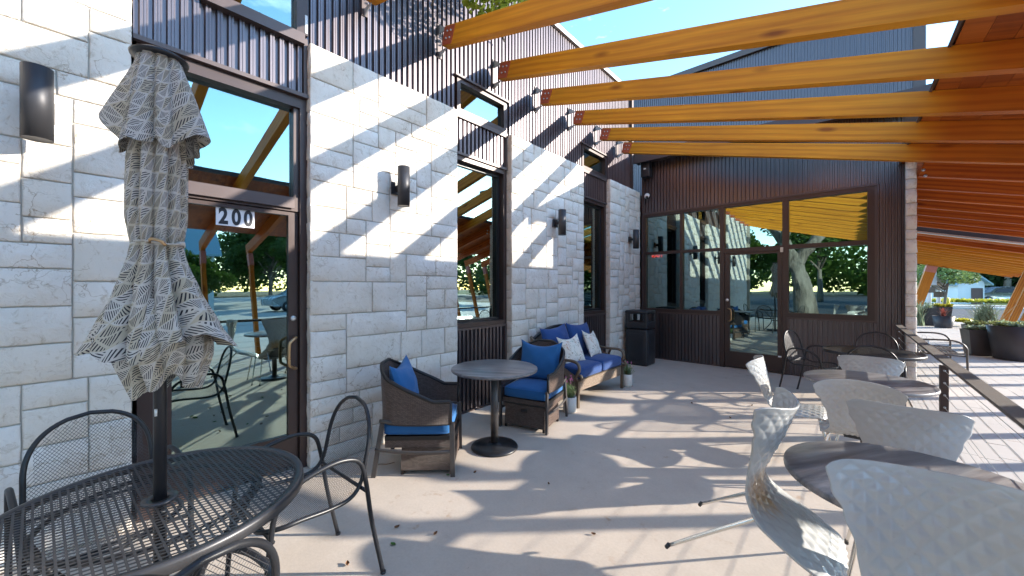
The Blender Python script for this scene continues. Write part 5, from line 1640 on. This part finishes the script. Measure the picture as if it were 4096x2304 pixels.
# big leaning oak south of the wall, with a limb reaching over the patio
ok = empty("oak_tree", (-1.6, -9.2, 0), 0, "big leaning oak whose leaves show at the top behind the first beam", "tree")
tm = MB(); tm.tube(cr([(0, 0, -.2), (-.10, .1, 1.2), (-.5, .2, 2.8), (-1.3, .5, 4.6), (-2.2, .9, 6.4)], 12), [.47 * (1 - .012 * i) * (1 + .25 * math.exp(-i / 4)) for i in range(49)], 40)
tm.tube(cr([(-.45, .2, 2.7), (.7, -.3, 4.4), (2.4, -.6, 5.9), (4.2, -.2, 7.0)], 10), [.32 - .009 * i for i in range(31)], 24)
limb = cr([(-1.0, .4, 3.9), (-.4, 3.2, 5.6), (-.6, 6.3, 6.7), (-.9, 9.2, 6.9), (-1.1, 11.0, 6.0), (-1.15, 12.0, 4.9)], 5)
tm.tube(limb, [.22 - .0076 * i for i in range(len(limb))], 8)
rr = random.Random(77)
for k in range(10):
    p = limb[rr.randrange(12, len(limb))]; q = p + Vector((rr.uniform(-1, .8), rr.uniform(-.5, 1), rr.uniform(-.9, .3)))
    tm.tube([p, p.lerp(q, .5) + Vector((0, 0, .1)), q], [.03, .02, .008], 5)
from mathutils import noise as mn
tm.v = [tuple(Vector(p) + mn.noise_vector(Vector(p) * 1.7) * .12 + mn.noise_vector(Vector((p[0] * 7, p[1] * 7, p[2] * 1.6))) * .05) for p in tm.v]
tm.build("trunk", M['bark'], ok, True)
cs = [((-2.6, 1.2, 7.4), 2.2), ((-3.8, .2, 6.9), 1.8), ((4.3, 0, 7.3), 2.0), ((2.2, -1, 7.2), 1.8), ((.2, 2.4, 7.4), 1.7), ((-.4, 5.4, 7.6), 1.5), ((-1, -1.5, 8.0), 2.2)]
leaf_cloud(cs, 11000, .17, 41).build("crown", M['oakleaf'], ok, kind='stuff')
cs = [((-1.12, 12.05, 4.55), .36), ((-.8, 12.1, 4.7), .3), ((-1.3, 11.55, 5.0), .42), ((-.9, 11.5, 5.15), .45), ((-1.05, 11.0, 5.4), .5), ((-1.25, 12.3, 5.0), .3), ((-1.2, 10.5, 5.7), .5)]
leaf_cloud(cs, 2900, .07, 43).build("overhanging_leaves", M['oakleaf'], ok, kind='stuff')

# ------------------------------------------------------------------ fallen leaves and twigs on the patio
def fleaf(x, y, s, rz, curl, mat, name, label, group):
    m = MB()
    def fn(u, v):
        a = u * 2 - 1; w = sin(pi * min(1, max(0, v))) ** .7 * .32 * s
        return (a * w, (v - .5) * s, .002 + curl * s * (a * a * .5 + (v - .5) ** 2))
    m.grid(fn, 4, 6)
    o = m.build(name, M[mat], None, True); o.location = (x, y, .001); o.rotation_euler = (0, 0, rz); tag(o, label, "leaf", group); return o
DRY = [((-1.30, 1.11, .032, .5), "dry leaf lying alone in the middle of the foreground floor"), ((-1.37, 1.02, .026, 1.7), "small dark dry leaf beside the middle foreground leaf"),
 ((-.72, 1.93, .034, 2.2), "dry leaf by the raised legs of the stained white chair"), ((-1.87, 1.42, .03, .1), "dry leaf on the floor right of the mesh armchair's front leg"),
 ((-2.1, 1.3, .032, 2.9), "curled dry leaf behind the mesh armchair beside the numbered door"), ((-2.02, .95, .032, 1.2), "dry leaf under the arm of the mesh armchair"),
 ((-.98, 1.05, .026, 3.3), "dry leaf close to the bottom edge, left of the white chairs"), ((-.55, 1.35, .042, .8), "largest dry leaf near the bottom edge by the biggest white chair"),
 ((-1.7, 2.35, .024, 1), "tiny dry leaf right of the bistro table's black base"), ((-1.15, 2.05, .026, 2), "dry leaf in the large shadow in the middle of the patio"),
 ((-2.25, 2.1, .03, 0), "dry leaf just in front of the bistro table's black base"), ((-1.0, 4.9, .036, .7), "dry leaf on the far floor left of the back mesh table"),
 ((-.9, 5.6, .03, 2.6), "dry leaf near the back door's threshold"), ((-1.5, 5.2, .028, 1.1), "dry leaf on the floor in front of the trash can")]
for (px, py, s, q), lb in DRY: fleaf(px, py, s, q, .6, 'dead', "fallen_leaf", lb, "dry leaves on the patio floor")
GRN = [((-1.98, 1.20, .036, 1.9), "small green leaf right of the mesh armchair"), ((-1.62, .98, .036, .3), "green leaf on the sunlit floor between armchair and camera"),
 ((-1.30, .86, .07, 1.0), "long green sprig in the centre of the foreground floor"), ((-1.21, .84, .05, 2.4), "second green sprig touching the long one in the foreground"), ((-1.14, 1.20, .05, 2.7), "thin green leaf in the lit band mid floor"),
 ((-.95, 1.62, .05, 1.4), "green leaf in the shade left of the white chair legs"), ((-2.43, 2.0, .045, .9), "green leaf beside the wicker armchair's front foot"), ((-2.38, 1.93, .03, 2.0), "smallest green leaf by the wicker armchair's front foot")]
for (px, py, s, q), lb in GRN: fleaf(px, py, s, q, .3, 'sprig', "green_leaf", lb, "green leaves on the patio floor")
tw = tag(MB().tube(cr([(0, 0, .004), (.05, .012, .006), (.11, .005, .004), (.17, .03, .005)], 4), .0022, 5).build("twig", M['dead'], None, True), "thin curved twig on the floor by the widest pier", "twig")
tw.location = (-2.98, 1.62, 0); tw.rotation_euler = (0, 0, .9)
